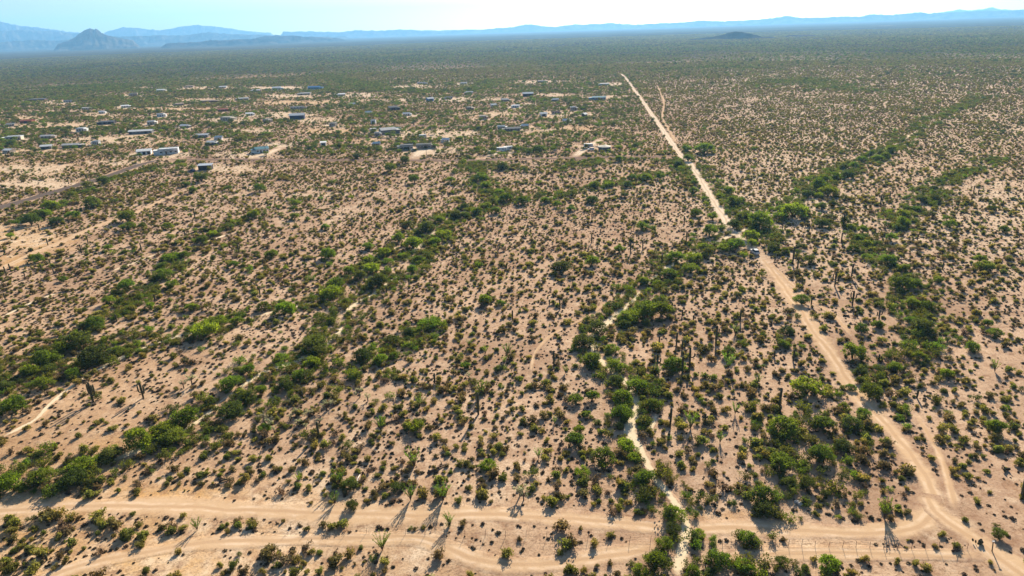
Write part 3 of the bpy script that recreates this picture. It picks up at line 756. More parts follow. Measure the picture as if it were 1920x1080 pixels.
SPECIAL = {(175, 754): 'tall twin-armed saguaro rising from open sand between two tree-lined washes', (269, 746): 'three-pronged saguaro on bare sand right of the twin-armed one',
           (897, 777): 'tall lone pole saguaro without arms above the road, casting a long shadow', (1917, 934): 'stout dark saguaro cut off by the right edge of the photo',
           (284, 883): 'short stub of a cactus on the slope above the dirt road', (1322, 790): 'small cross-shaped saguaro with two short arms on open ground',
           (1461, 763): 'thick armless saguaro left of the large green tree beside the road', (1342, 643): 'tall dark saguaro with a bushy fork behind the dark round tree',
           (1293, 688): 'tall saguaro with a wide top standing near the dark round tree', (1279, 700): 'slim saguaro rising out of the round tree inside the flats',
           (598, 818): 'thin leaning saguaro above the road with a long thin shadow', (88, 1051): 'tiny young saguaro stub near the bottom edge below the lower track',
           (1257, 796): 'thin upright saguaro just right of the sandy wash bank', (1650, 386): 'split saguaro among green bushes far up on the right'}
sgl = []
for s in SG.replace('\n', ';').split(';'):
    x, y, h_, a = s.split(); x, y, h_, a = float(x), float(y), float(h_), int(a)
    lab = SPECIAL.get((int(x), int(y)))
    o = saguaro(x, y, h_, a, lab, stout=(1.9 if x == 1917 else 1.0))
    if not lab:
        sgl.append((o, x, y, ('tall ' if h_ > 20 else 'short ' if h_ < 12 else 'slim ') + ('armed saguaro' if a else 'armless saguaro')))
label_all(sgl)

# ------------------------------------------------------------------ ocotillos, chollas, prickly pear
def ocotillo_meshes():
    st = MB(); lf = MB()
    for k in range(18):
        a = random.uniform(0, 6.28); sp = random.uniform(.12, .55)
        pts = [Vector((math.cos(a) * sp * t ** 1.3, math.sin(a) * sp * t ** 1.3, t)) for t in (0, .3, .6, .85, 1.0)]
        st.tube(pts, [.014, .012, .009, .006, .004], 4, False)
        for q in range(26):
            t = random.uniform(.35, 1.02)
            p = Vector((math.cos(a) * sp * t ** 1.3, math.sin(a) * sp * t ** 1.3, t)) + rdir() * .03
            lf.leafq(p, rdir(), random.uniform(.03, .055), 1.8)
    return st.mesh('canes', 'deadwood'), lf.mesh('leaves', 'ocotillo')
OCO = [ocotillo_meshes() for _ in range(4)]
ocl = []
for (x, y, h_) in [(770, 938, 24), (831, 939, 27), (370, 994, 18), (1658, 972, 30), (1365, 693, 26), (1378, 627, 16), (1234, 704, 18), (1378, 777, 18), (1295, 803, 26), (951, 668, 20), (945, 683, 14),
                   (903, 742, 24), (910, 664, 14), (787, 762, 18), (715, 808, 22), (638, 908, 24), (628, 945, 18), (777, 875, 28), (717, 1032, 26), (844, 985, 20), (1865, 697, 20), (1040, 796, 12),
                   (1700, 780, 16), (880, 650, 12), (1010, 860, 16), (560, 905, 16), (1420, 720, 16), (1350, 830, 16), (1060, 700, 12)]:
    p = P(x, y); dep = math.atan2(CAM_H, math.hypot(p[0], p[1])); H = h_ / float(ppm(x, y)) / math.cos(dep) * 1.05
    r_ = link('ocotillo', None, None, tuple(p), random.uniform(0, 6), H)
    s_, l_ = random.choice(OCO); link('canes', s_, r_); link('leaves', l_, r_)
    tag(r_, None, 'ocotillo', 'ocotillos with fans of thin green canes'); ocl.append((r_, x, y, 'fan-shaped ocotillo with green-tipped canes'))
label_all([(o, x + 3, y, d) for o, x, y, d in ocl])

def cholla_meshes():
    tk = MB(); jt = MB()
    tk.tube([(0, 0, 0), (.02, .01, .35), (.0, .03, .6)], [.06, .05, .035], 6)
    for k in range(9):
        a = random.uniform(0, 6.28); r_ = random.uniform(.12, .42); z = random.uniform(.45, .95)
        tk.tube([(0, .02, .45), (math.cos(a) * r_ * .6, math.sin(a) * r_ * .6, z * .85), (math.cos(a) * r_, math.sin(a) * r_, z)], [.03, .026, .02], 5)
        c = Vector((math.cos(a) * r_, math.sin(a) * r_, z))
        for q in range(34):
            jt.leafq(c + rdir() * random.uniform(.02, .13), rdir(), random.uniform(.035, .07), 1.6)
    return tk.mesh('trunk', 'deadwood'), jt.mesh('joints', 'cholla')
CHO = [cholla_meshes() for _ in range(3)]
chl = []
for (x, y, h_) in [(497, 795, 22), (508, 803, 20), (579, 785, 18), (613, 770, 20), (625, 762, 14), (556, 780, 16), (360, 722, 20), (345, 728, 16), (975, 930, 22), (982, 938, 18), (675, 745, 18), (690, 752, 14),
                   (515, 812, 14), (600, 800, 16), (880, 712, 14), (330, 583, 12), (1108, 640, 14), (1115, 660, 14), (1178, 728, 14), (560, 800, 14), (545, 790, 14), (575, 805, 12), (420, 790, 12)]:
    p = P(x, y); dep = math.atan2(CAM_H, math.hypot(p[0], p[1])); H = h_ / float(ppm(x, y)) / math.cos(dep)
    r_ = link('cholla_cactus', None, None, tuple(p), random.uniform(0, 6), H)
    s_, l_ = random.choice(CHO); link('trunk', s_, r_); link('joints', l_, r_)
    tag(r_, None, 'cactus', 'chollas with pale spiny joints'); chl.append((r_, x, y, 'pale spiny cholla'))
label_all([(o, x + 3, y + 1, d) for o, x, y, d in chl])

def prickly_pear(px, py, s, label):
    root = link('prickly_pear', None, None, tuple(P(px, py)), 0, s)
    for k in range(14):
        mb = MB(); c = Vector((random.uniform(-.9, .9), random.uniform(-.5, .5), .25 + .45 * random.random())); a = random.uniform(0, 3.1)
        d = Vector((math.cos(a), math.sin(a), 0)); nn = Vector((-d.y, d.x, 0)); ring = []
        for sgn in (-1, 1):
            for q in range(10):
                t = 6.283 * q / 10; ring.append(c + d * math.cos(t) * .26 + Vector((0, 0, 1)) * math.sin(t) * .33 + nn * .035 * sgn)
        mb.add(ring, [tuple(range(10)), tuple(range(19, 9, -1))] + [(q, (q + 1) % 10, 10 + (q + 1) % 10, 10 + q) for q in range(10)])
        link('pad', mb.mesh('pad', 'saguaro'), root)
    tag(root, label, 'cactus')
prickly_pear(1833, 1020, .8, 'dark prickly pear clump beside the fork of the dirt road')
prickly_pear(1885, 884, .8, 'dark prickly pear above the stout saguaro at the right edge')

# ------------------------------------------------------------------ logs, rocks, posts, fence
def log(x0, y0, x1, y1, r_, mt, label, name='fallen_log'):
    a = P(x0, y0); b_ = P(x1, y1); d = Vector(b_ - a)
    mb = MB()
    mb.tube([Vector((0, 0, r_)), d * .33 + Vector((.1, .15, r_ * 1.2)), d * .66 + Vector((-.1, 0, r_)), d + Vector((0, 0, r_ * .8))], [r_, r_ * .9, r_ * .75, r_ * .4], 8)
    root = link(name, mb.mesh(name, mt, True), None, tuple(a))
    for k in range(3):
        t = random.uniform(.35, .8); s_ = d * t + Vector((0, 0, r_)); m2 = MB()
        e = s_ + Vector((random.uniform(-1, 1), random.uniform(-1, 1), random.uniform(.2, .9))) * (r_ * 5)
        m2.tube([s_, (s_ + e) * .5 + Vector((0, 0, .1)), e], [r_ * .35, r_ * .25, r_ * .1], 5)
        link('branch', m2.mesh('branch', mt), root)
    tag(root, label, 'log')
log(802, 890, 838, 871, .28, 'deadwood', 'dark fallen log lying diagonally among low bushes above the road')
log(665, 916, 675, 891, .16, 'palewood', 'pale fallen branch bleached white beside an olive bush')
log(720, 797, 745, 788, .2, 'deadwood', 'grey dead branch sprawled on bare sand behind the bright tree')
log(410, 905, 432, 899, .22, 'deadwood', 'tangled dead branch on the sandy slope above the road')
log(1785, 1035, 1800, 1034, .2, 'deadwood', 'short dark log lying on the sand by the fence end')
for k, (x, y, s) in enumerate([(1494, 942, .5), (1501, 946, .6), (1507, 943, .4), (971, 922, .4), (978, 918, .35)]):
    mb = MB(); pts = []
    for i in range(6):
        ph = math.pi * i / 5
        for j in range(9):
            t = 6.283 * j / 9; rr = random.uniform(.8, 1.1)
            pts.append((math.sin(ph) * math.cos(t) * rr, math.sin(ph) * math.sin(t) * rr * .8, math.cos(ph) * .6 * rr + .3))
    mb.add(pts, [(i * 9 + j, (i + 1) * 9 + j, (i + 1) * 9 + (j + 1) % 9, i * 9 + (j + 1) % 9) for i in range(5) for j in range(9)])
    lab = ['leftmost pale rock of the rock pile under the dark tree', 'largest pale rock in the middle of the rock pile', 'rightmost small pale rock of the rock pile',
           'pale rock beside the cholla near the dirt road', 'smaller pale rock behind the cholla near the dirt road'][k]
    tag(link('rock', mb.mesh('rock', 'rock'), None, tuple(P(x, y)), 0, s), lab, 'rock', 'pale rocks')

mb = MB(); mb.tube([(0, 0, -.1), (-.06, .05, .9), (-.15, .1, 1.9)], [.09, .085, .07], 8)
pr = link('leaning_post', mb.mesh('leaning_post', 'wood_post'), None, tuple(P(1860, 1034)), 0, 1)
mb = MB(); mb.box(-.33, .03, -.02, .16, 1.86, 1.98); link('cap', mb.mesh('cap', 'paint_silver'), pr)
tag(pr, 'leaning weathered post beside the fork of the dirt road', 'post')

def wire_fence():
    line = smooth_poly([P(x, y)[:2] for x, y in [(205, 973), (360, 979), (500, 988), (650, 998), (800, 1004), (1000, 1008), (1186, 1016), (1250, 1018)]], 1)
    line2 = smooth_poly([P(x, y)[:2] for x, y in [(1330, 1022), (1494, 1024), (1560, 1026), (1700, 1029), (1790, 1030), (1838, 1030)]], 1)
    for ln, lab, name in ((line, 'long thin wire fence running below the dirt road left of the wash', 'wire_fence'),
                          (line2, 'thin wire fence with rusty posts between the dirt road and lower track', 'wire_fence')):
        d = np.concatenate([[0], np.cumsum(np.linalg.norm(np.diff(ln, axis=0), axis=1))])
        q = np.arange(0, d[-1], 3.4 if ln is line else 2.1)
        x = np.interp(q, d, ln[:, 0]); y = np.interp(q, d, ln[:, 1]); z = hf(x, y)
        root = link(name, None, None, (x[0], y[0], z[0]))
        tops = []
        for i in range(len(q)):
            lx, ly = random.uniform(-.14, .14), random.uniform(-.12, .12); hh = random.uniform(1.15, 1.5)
            mb = MB(); mb.tube([(0, 0, -.1), (lx, ly, hh)], [.035, .03], 5)
            link('post', mb.mesh('post', 'post'), root, (x[i] - x[0], y[i] - y[0], z[i] - z[0]))
            tops.append(Vector((x[i] - x[0] + lx, y[i] - y[0] + ly, z[i] - z[0] + hh)))
        for hgt in (.25, .6, .95):
            mb = MB(); pts = [t - Vector((0, 0, t.z - (z[i] - z[0])) ) + Vector((0, 0, 1.2 - hgt)) for i, t in enumerate(tops)]
            mb.tube(pts, [.008] * len(pts), 3, False)
            link('wire', mb.mesh('wire', 'wire'), root)
        tag(root, lab, 'fence')
wire_fence()

# ------------------------------------------------------------------ buildings
def quad_box(x0, x1, y0, y1, z0, z1):
    mb = MB(); mb.box(x0, x1, y0, y1, z0, z1); return mb
bxy = []
def building(px, py, wpx, hpx, wall, roof, label, style='gable', yaw=0.0, depth=.7, doors=1, wins=3, name='house', cat='house'):
    p = P(px, py); s = float(ppm(px, py)); W = wpx / s * .88; H = max(3.0, hpx / s * .74); D = W * depth
    root = link(name, None, None, tuple(p + np.array([0, D / 2, 0])), yaw)
    hh = H if style in ('flat', 'shed') else H * .72
    x0, x1, y0, y1 = -W / 2, W / 2, -D / 2, D / 2
    if style == 'round':
        mb = MB(); mb.tube([(0, 0, -.2), (0, 0, hh)], [W / 2, W / 2], 20); link('wall', mb.mesh('wall', 'paint_' + wall), root)
        mb = MB(); mb.tube([(0, 0, hh + .003), (0, 0, hh + .35), (0, 0, H + .5)], [W * .55, W * .54, W * .05], 20); link('roof', mb.mesh('roof', 'paint_' + roof), root)
    else:
        mb = quad_box(x0, x1, y0, y1, -.3, hh)
        if style == 'gable':   # gable ends
            for sx in (x0, x1):
                mb.add([(sx, y0, hh), (sx, y1, hh), (sx, 0, H)], [(0, 1, 2)])
        link('wall', mb.mesh('wall', 'paint_' + wall), root)
        e = .5; mb = MB()
        if style == 'gable':
            t = .18; k = (H - hh) / (D / 2)
            for sy in (-1, 1):
                yb = sy * (D / 2 + e); zb = hh - k * e
                vs_ = [(x0 - e, yb, zb), (x1 + e, yb, zb), (x1 + e, 0, H + .02), (x0 - e, 0, H + .02)]
                vs_ += [(a, b_, c + t) for a, b_, c in vs_]
                mb.add(vs_, [(0, 1, 2, 3), (7, 6, 5, 4), (0, 4, 5, 1), (1, 5, 6, 2), (3, 7, 4, 0)])
        elif style == 'shed':
            vs_ = [(x0 - e, y0 - e, hh + .01), (x1 + e, y0 - e, hh + .01), (x1 + e, y1 + e, hh + .55), (x0 - e, y1 + e, hh + .55)]
            vs_ += [(a, b_, c + .15) for a, b_, c in vs_]
            mb.add(vs_, [(0, 1, 2, 3), (7, 6, 5, 4), (0, 4, 5, 1), (1, 5, 6, 2), (3, 7, 4, 0), (2, 6, 7, 3)])
        else:
            mb.box(x0 - .15, x1 + .15, y0 - .15, y1 + .15, hh + .003, hh + .25)
            for a in ((x0 - .15, x1 + .15, y0 - .15, y0 + .1), (x0 - .15, x1 + .15, y1 - .1, y1 + .15)): mb.box(*a, hh + .253, hh + .6)
        link('roof', mb.mesh('roof', 'paint_' + roof if roof != 'steel' else 'steel'), root)
    yf = y0 if style != 'round' else -W / 2 - .02
    slots = doors + wins
    order = list(range(slots)); random.shuffle(order)
    for i, sl_ in enumerate(order):
        cx = x0 + (sl_ + .5) * W / slots if style != 'round' else x0 * .5 + (sl_ + .5) * W * .5 / slots
        if i < doors:
            dw = min(3.4, W / slots * .62) if name != 'house' else 1.1; dh = min(hh * .82, 3.0) if name != 'house' else 2.1
            link('door', quad_box(cx - dw / 2, cx + dw / 2, yf - .06, yf + .3, 0, dh).mesh('door', 'paint_brown' if name == 'house' else 'paint_dark'), root)
        else:
            ww = min(1.6, W / slots * .6)
            f = link('window', quad_box(cx - ww / 2 - .1, cx + ww / 2 + .1, yf - .05, yf + .3, .95, 2.2).mesh('window', 'paint_white'), root)
            link('pane', quad_box(cx - ww / 2, cx + ww / 2, yf - .08, yf + .2, 1.05, 2.1).mesh('pane', 'glass'), f)
    if name == 'house' and style != 'round':
        sd = random.choice((-1, 1)); wx = sd * (W / 2 + W * .14)
        link('wing', quad_box(wx - W * .14 + .003, wx + W * .14 - .003, y0 + D * .15, y1 - D * .1, -.3, hh * .82).mesh('wing', 'paint_' + wall), root)
        link('wing_roof', quad_box(wx - W * .16, wx + W * .16, y0 + D * .05, y1, hh * .82 + .003, hh * .82 + .2).mesh('wing_roof', 'paint_' + roof), root)
        if random.random() < .6:
            mb = MB(); mb.box(x0 * .6, x1 * .6, y0 - 2.2, y0 - .55, hh * .8, hh * .8 + .12)
            for q in (x0 * .55, 0, x1 * .55): mb.box(q - .07, q + .07, y0 - 2.1, y0 - 1.95, -.1, hh * .8 - .003)
            link('porch', mb.mesh('porch', 'paint_tan'), root)
    tag(root, label, cat, 'scattered desert houses and barns')
    bxy.append((p[0], p[1] + D / 2, W * .62 + 2))
    return root
BD = [
 (267, 290, 27, 12, 'white', 'white', 'white triple-door garage beside the end of the paved road', 'gable', .35, .8, 3, 0, 'garage', 'garage'),
 (314, 289, 38, 12, 'white', 'white', 'white flat-roofed house right of the triple-door garage', 'flat', .3, .5, 1, 3),
 (262, 251, 46, 9, 'slate', 'silver', 'long low barn with pale metal roof above the triple-door garage', 'gable', .15, .35, 2, 4, 'barn', 'barn'),
 (384, 319, 27, 10, 'dark', 'steel', 'dark open-sided shed with flat pale roof on yellow clearing', 'shed', .1, .5, 2, 0, 'shed', 'shed'),
 (84, 280, 20, 10, 'slate', 'silver', 'small blue-grey garage with a wide white door at far left', 'gable', .3, .8, 1, 1, 'garage', 'garage'),
 (131, 277, 32, 8, 'slate', 'grey', 'low blue-grey house right of the small blue-grey garage', 'gable', .1, .5, 1, 3),
 (488, 287, 26, 14, 'white', 'teal', 'white house with teal-grey gable roof at the head of a pale driveway', 'gable', .5, .8, 1, 3),
 (556, 224, 30, 14, 'navy', 'silver', 'dark navy barn with silver roof on a pale clearing', 'gable', .12, .6, 2, 0, 'barn', 'barn'),
 (606, 275, 11, 8, 'white', 'white', 'tiny white shed alone among bushes', 'shed', .2, .8, 1, 0, 'shed', 'shed'),
 (762, 281, 26, 10, 'cream', 'slate', 'low house with grey flat roof beside a pale driveway', 'flat', .15, .7, 1, 3),
 (795, 279, 32, 5, 'tan', 'cream', 'long tan low building right of the grey-roofed house', 'flat', 0, .3, 1, 3),
 (990, 181, 22, 10, 'brown', 'silver', 'dark brown barn with silver roof on its own far clearing', 'gable', 0, .6, 2, 0, 'barn', 'barn'),
 (725, 252, 32, 15, 'slate', 'grey', 'large grey gabled house in a white gravel yard', 'gable', .4, .8, 1, 4),
 (588, 168, 24, 8, 'teal', 'blue', 'blue-roofed house far back near the tree line', 'gable', 0, .5, 1, 3),
 (518, 169, 17, 8, 'white', 'white', 'white house left of the blue-roofed house', 'gable', .2, .6, 1, 2),
 (806, 190, 13, 9, 'blue', 'silver', 'small blue barn on a pale far clearing', 'gable', .5, .8, 1, 0, 'barn', 'barn'),
 (842, 186, 14, 5, 'grey', 'slate', 'small grey house right of the small blue barn', 'gable', 0, .6, 1, 2),
 (946, 190, 14, 6, 'slate', 'grey', 'small slate house left of the dark brown barn', 'gable', .2, .6, 1, 2),
 (736, 207, 18, 10, 'dark', 'slate', 'dark two-part house hidden among dark trees', 'gable', .3, .8, 1, 2),
 (556, 205, 26, 6, 'tan', 'slate', 'long low grey-roofed house behind the dark navy barn', 'gable', 0, .5, 1, 3),
 (1135, 283, 26, 9, 'dark', 'cream', 'dark round house with pale roof near the lane', 'round', 0, 1, 1, 2),
 (1124, 187, 28, 8, 'blue', 'teal', 'long blue house beside trees left of the dirt road', 'gable', -.1, .5, 1, 4),
 (1134, 160, 18, 5, 'teal', 'grey', 'far teal house near the end of the dirt road', 'gable', 0, .6, 1, 2),
 (1019, 218, 14, 9, 'white', 'silver', 'white shed with silver roof on an orange clearing', 'gable', .2, .8, 1, 0, 'shed', 'shed'),
 (1096, 219, 10, 9, 'dark', 'silver', 'narrow dark shed on a ridge of pale earth', 'gable', .9, .8, 1, 0, 'shed', 'shed'),
 (962, 246, 30, 8, 'slate', 'slate', 'slate-blue long house behind the white trailers', 'gable', .1, .5, 1, 3),
 (1016, 155, 16, 5, 'dark', 'slate', 'dark low house on the farthest right clearing', 'gable', 0, .6, 1, 2),
 (790, 158, 16, 5, 'grey', 'slate', 'grey house on the farthest white clearing', 'gable', 0, .6, 1, 2),
 (388, 192, 28, 5, 'brown', 'tan', 'low brown house with a tan roof among far trees', 'gable', .1, .5, 1, 3),
 (424, 226, 24, 7, 'cream', 'cream', 'cream flat house with a pale yard wall', 'flat', -.2, .6, 1, 3),
 (455, 188, 20, 6, 'slate', 'grey', 'grey-roofed house right of the low brown house', 'gable', .2, .6, 1, 2),
 (416, 209, 18, 7, 'rust', 'red', 'red-roofed house among far trees', 'gable', .3, .7, 1, 2),
 (70, 189, 28, 5, 'brown', 'slate', 'dark low house far back at the left', 'gable', .1, .5, 1, 3),
 (126, 192, 16, 4, 'grey', 'slate', 'small grey house right of the far dark low house', 'gable', 0, .6, 1, 2),
 (190, 213, 10, 6, 'white', 'white', 'tiny white house in front of the far trees', 'gable', 0, .8, 1, 1),
 (200, 233, 28, 8, 'dark', 'slate', 'dark house half hidden by trees left of centre', 'gable', .1, .5, 1, 2),
 (355, 164, 16, 4, 'tan', 'tan', 'tan house at the edge of the far woodland', 'gable', 0, .6, 1, 2),
 (418, 165, 14, 4, 'cream', 'silver', 'cream house at the edge of the far woodland', 'gable', 0, .6, 1, 2),
 (24, 263, 30, 7, 'cream', 'white', 'cream flat-roofed house near the left edge', 'flat', .2, .5, 1, 3),
 (86, 260, 22, 6, 'tan', 'grey', 'tan house right of the cream flat-roofed house', 'gable', .1, .6, 1, 2),
 (48, 231, 24, 8, 'rust', 'red', 'rust-red barn near the left edge', 'gable', .1, .6, 1, 0, 'barn', 'barn'),
 (378, 258, 24, 6, 'slate', 'silver', 'silver-roofed house above the road bend among trees', 'gable', .1, .5, 1, 3),
 (572, 178, 22, 4, 'tan', 'grey', 'tan house in front of the blue-roofed house', 'gable', 0, .5, 1, 2),
 (870, 158, 12, 4, 'grey', 'grey', 'tiny grey far house right of the farthest white clearing', 'gable', 0, .6, 1, 1),
 (880, 176, 14, 4, 'slate', 'grey', 'small slate roofed house behind the pale clearing', 'gable', 0, .6, 1, 2),
 (480, 172, 16, 4, 'brown', 'silver', 'brown far house left of the white house', 'gable', 0, .6, 1, 2),
 (700, 232, 10, 5, 'white', 'white', 'tiny white outbuilding above the large grey gabled house', 'flat', 0, .8, 1, 0, 'shed', 'shed'),
 (1042, 214, 16, 5, 'tan', 'brown', 'brown-roofed house right of the white shed', 'gable', 0, .6, 1, 2),
]
for b_ in BD:
    building(*b_)

xs_ = []
for i, (x, y, w_, wall, roof) in enumerate([(250, 180, 12, 'tan', 'cream'), (300, 172, 12, 'cream', 'white'), (335, 198, 13, 'brown', 'tan'), (300, 219, 12, 'white', 'silver'), (160, 206, 12, 'tan', 'cream'), (232, 202, 12, 'white', 'white'),
        (282, 234, 13, 'cream', 'white'), (345, 240, 14, 'slate', 'silver'), (466, 217, 12, 'white', 'white'), (500, 230, 12, 'tan', 'cream'), (640, 180, 12, 'cream', 'white'), (660, 198, 10, 'white', 'silver'), (625, 237, 11, 'cream', 'cream'),
        (706, 274, 12, 'tan', 'silver'), (836, 267, 12, 'white', 'white'), (905, 224, 12, 'tan', 'cream'), (925, 200, 10, 'white', 'white'), (1062, 230, 12, 'cream', 'silver'), (1075, 207, 10, 'tan', 'white'), (1042, 190, 10, 'slate', 'silver'),
        (968, 202, 12, 'white', 'white'), (880, 207, 10, 'brown', 'cream'), (762, 217, 12, 'white', 'silver'), (690, 214, 10, 'cream', 'white'), (150, 247, 14, 'white', 'white'), (20, 237, 14, 'tan', 'cream'), (14, 287, 15, 'cream', 'white'),
        (180, 272, 12, 'white', 'silver'), (410, 262, 12, 'white', 'white'), (395, 272, 14, 'slate', 'silver'), (940, 244, 14, 'cream', 'white'), (985, 240, 12, 'slate', 'silver'), (745, 246, 12, 'white', 'white'), (708, 256, 10, 'tan', 'silver')]):
    o = building(x, y, w_ * 1.15, 6 if y < 230 else 7.5, wall, roof, None, 'gable' if i % 3 else 'flat', random.uniform(-.4, .5), random.uniform(.5, .9), 1, 2)
    xs_.append((o, x, y, f"small {wall} house with {roof} roof" if wall != roof else f"small all-{wall} house"))
label_all(xs_)

def trailer(px, py, L, label, col='white', yaw=0.0, group='parked trailers'):
    p = P(px, py); root = link('trailer', None, None, tuple(p), yaw)
    mb = MB(); vs_ = []
    prof = [(-L / 2, .6), (-L / 2 - .1, 1.4), (-L / 2 + .3, 2.9), (L / 2 - .5, 2.95), (L / 2, 2.2), (L / 2 + .1, .6)]
    for yy in (-1.2, 1.2): vs_ += [(x, yy, z) for x, z in prof]
    mb.add(vs_, [tuple(range(6))[::-1], tuple(range(6, 12))] + [(i, (i + 1) % 6, 6 + (i + 1) % 6, 6 + i) for i in range(6)])
    link('body', mb.mesh('body', 'paint_' + col), root)
    for cx in (-L * .25, L * .15): link('window', quad_box(cx - .5, cx + .5, -1.24, -1.1, 1.5, 2.2).mesh('window', 'glass'), root)
    link('door', quad_box(L * .3, L * .3 + .7, -1.23, -1.1, .7, 2.5).mesh('door', 'paint_grey'), root)
    for s_ in (-1, 1):
        mb = MB(); mb.tube([(0, s_ * 1.15, .38), (0, s_ * .95, .38)], [.38, .38], 12); link('wheel', mb.mesh('wheel', 'rubber'), root)
    mb = MB(); mb.tube([(L / 2, 0, .6), (L / 2 + 1.2, 0, .5)], [.06, .05], 6); link('hitch', mb.mesh('hitch', 'rubber'), root)
    tag(root, label, 'trailer', group)
    bxy.append((p[0], p[1], 5))
trailer(940, 284, 8, 'white travel trailer, left one of the pair by the pale driveway')
trailer(953, 282, 7, 'white travel trailer, right one of the pair by the pale driveway', 'silver', .3)
trailer(1103, 277, 6.5, 'white trailer left of the dark round house')
trailer(700, 247, 6, 'white trailer left of the large grey gabled house', 'white', .5)
trailer(793, 259, 6, 'pale trailer right of the white gravel yard', 'silver', .2)

def vehicle(px, py, col, label, yaw=0.0, group=None):
    p = P(px, py); root = link('parked_car', None, None, tuple(p), yaw)
    def shell(prof, hw0, hw1, mt, nm, taper=None):
        mb = MB(); n_ = len(prof); vs_ = []
        for sx in (-1, 1):
            for (y, z, k) in prof: vs_.append((sx * (hw0 + (hw1 - hw0) * k), y, z))
        fs = [tuple(range(n_)), tuple(range(2 * n_ - 1, n_ - 1, -1))] + [(i, n_ + i, n_ + (i + 1) % n_, (i + 1) % n_) for i in range(n_)]
        mb.add(vs_, fs); return link(nm, mb.mesh(nm, mt), root)
    shell([(-2.35, .35, 0), (-2.4, .75, 0), (-2.3, 1.1, .1), (1.0, 1.15, .1), (2.2, 1.02, .1), (2.4, .8, 0), (2.38, .35, 0)], .98, .9, 'paint_' + col, 'body')
    shell([(-2.2, 1.103, 0), (-1.95, 1.70, 1), (.2, 1.72, 1), (1.0, 1.153, 0)], .88, .68, 'glass', 'window')
    shell([(-1.9, 1.724, 0), (-1.85, 1.80, 1), (.1, 1.80, 1), (.2, 1.724, 0)], .70, .62, 'paint_' + col, 'roof')
    for sx in (-1, 1):
        for yy in (-1.45, 1.5):
            mb = MB(); mb.tube([(sx * 1.0, yy, .37), (sx * .78, yy, .37)], [.37, .37], 14); w_ = link('wheel', mb.mesh('wheel', 'rubber'), root)
            mb = MB(); mb.tube([(sx * 1.012, yy, .37), (sx * 1.002, yy, .37)], [.2, .2], 10); link('rim', mb.mesh('rim', 'paint_silver'), w_)
        link('headlight', quad_box(sx * .7 - .17, sx * .7 + .17, 2.28, 2.41, .72, .9).mesh('headlight', 'lamp'), root)
        link('tail_light', quad_box(sx * .75 - .12, sx * .75 + .12, -2.41, -2.3, .78, 1.02).mesh('tail_light', 'paint_red'), root)
    tag(root, label, 'car', group)
    bxy.append((p[0], p[1], 3))
_d = P(1395, 452) - P(1426, 478)
CAR_YAW = math.atan2(-_d[0], _d[1])
vehicle(1415, 475, 'silver', 'silver off-roader with dark windows stopped on the dirt road under the trees', CAR_YAW)
G2 = 'vehicles parked by the houses'
vehicle(775, 258, 'dark', 'dark car parked right of the large grey gabled house', .8, G2)
vehicle(392, 252, 'dark', 'dark car parked beside the silver-roofed house', 1.2, G2)
vehicle(1108, 282, 'white', 'white car parked in front of the white trailer by the round house', 1.4, G2)
vehicle(918, 288, 'dark', 'dark car parked left of the trailer pair', .4, G2)
vehicle(360, 322, 'navy', 'navy car parked left of the dark open-sided shed', 1.2, G2)
vehicle(776, 283, 'grey', 'grey car parked between the two low flat roofs', 1.0, G2)

def utility_pole(px, py, H, label):
    root = link('utility_pole', None, None, tuple(P(px, py)), .3)
    mb = MB(); mb.tube([(0, 0, -.2), (0, 0, H)], [.17, .11], 8); link('pole', mb.mesh('pole', 'wood_post'), root)
    link('crossarm', quad_box(-1.2, 1.2, -.16, -.1 + .0, H - .9, H - .75).mesh('crossarm', 'wood_post'), root)
    tag(root, label, 'utility pole', 'wooden utility poles')
for x, y, l in [(800, 296, 'wooden utility pole beside the pale driveway'), (1039, 250, 'wooden utility pole behind the lane in the orange clearing'),
                (660, 250, 'wooden utility pole left of the large grey gabled house'), (425, 312, 'wooden utility pole right of the dark open-sided shed'), (500, 296, 'wooden utility pole at the foot of the white house driveway')]:
    utility_pole(x, y, 9, l)

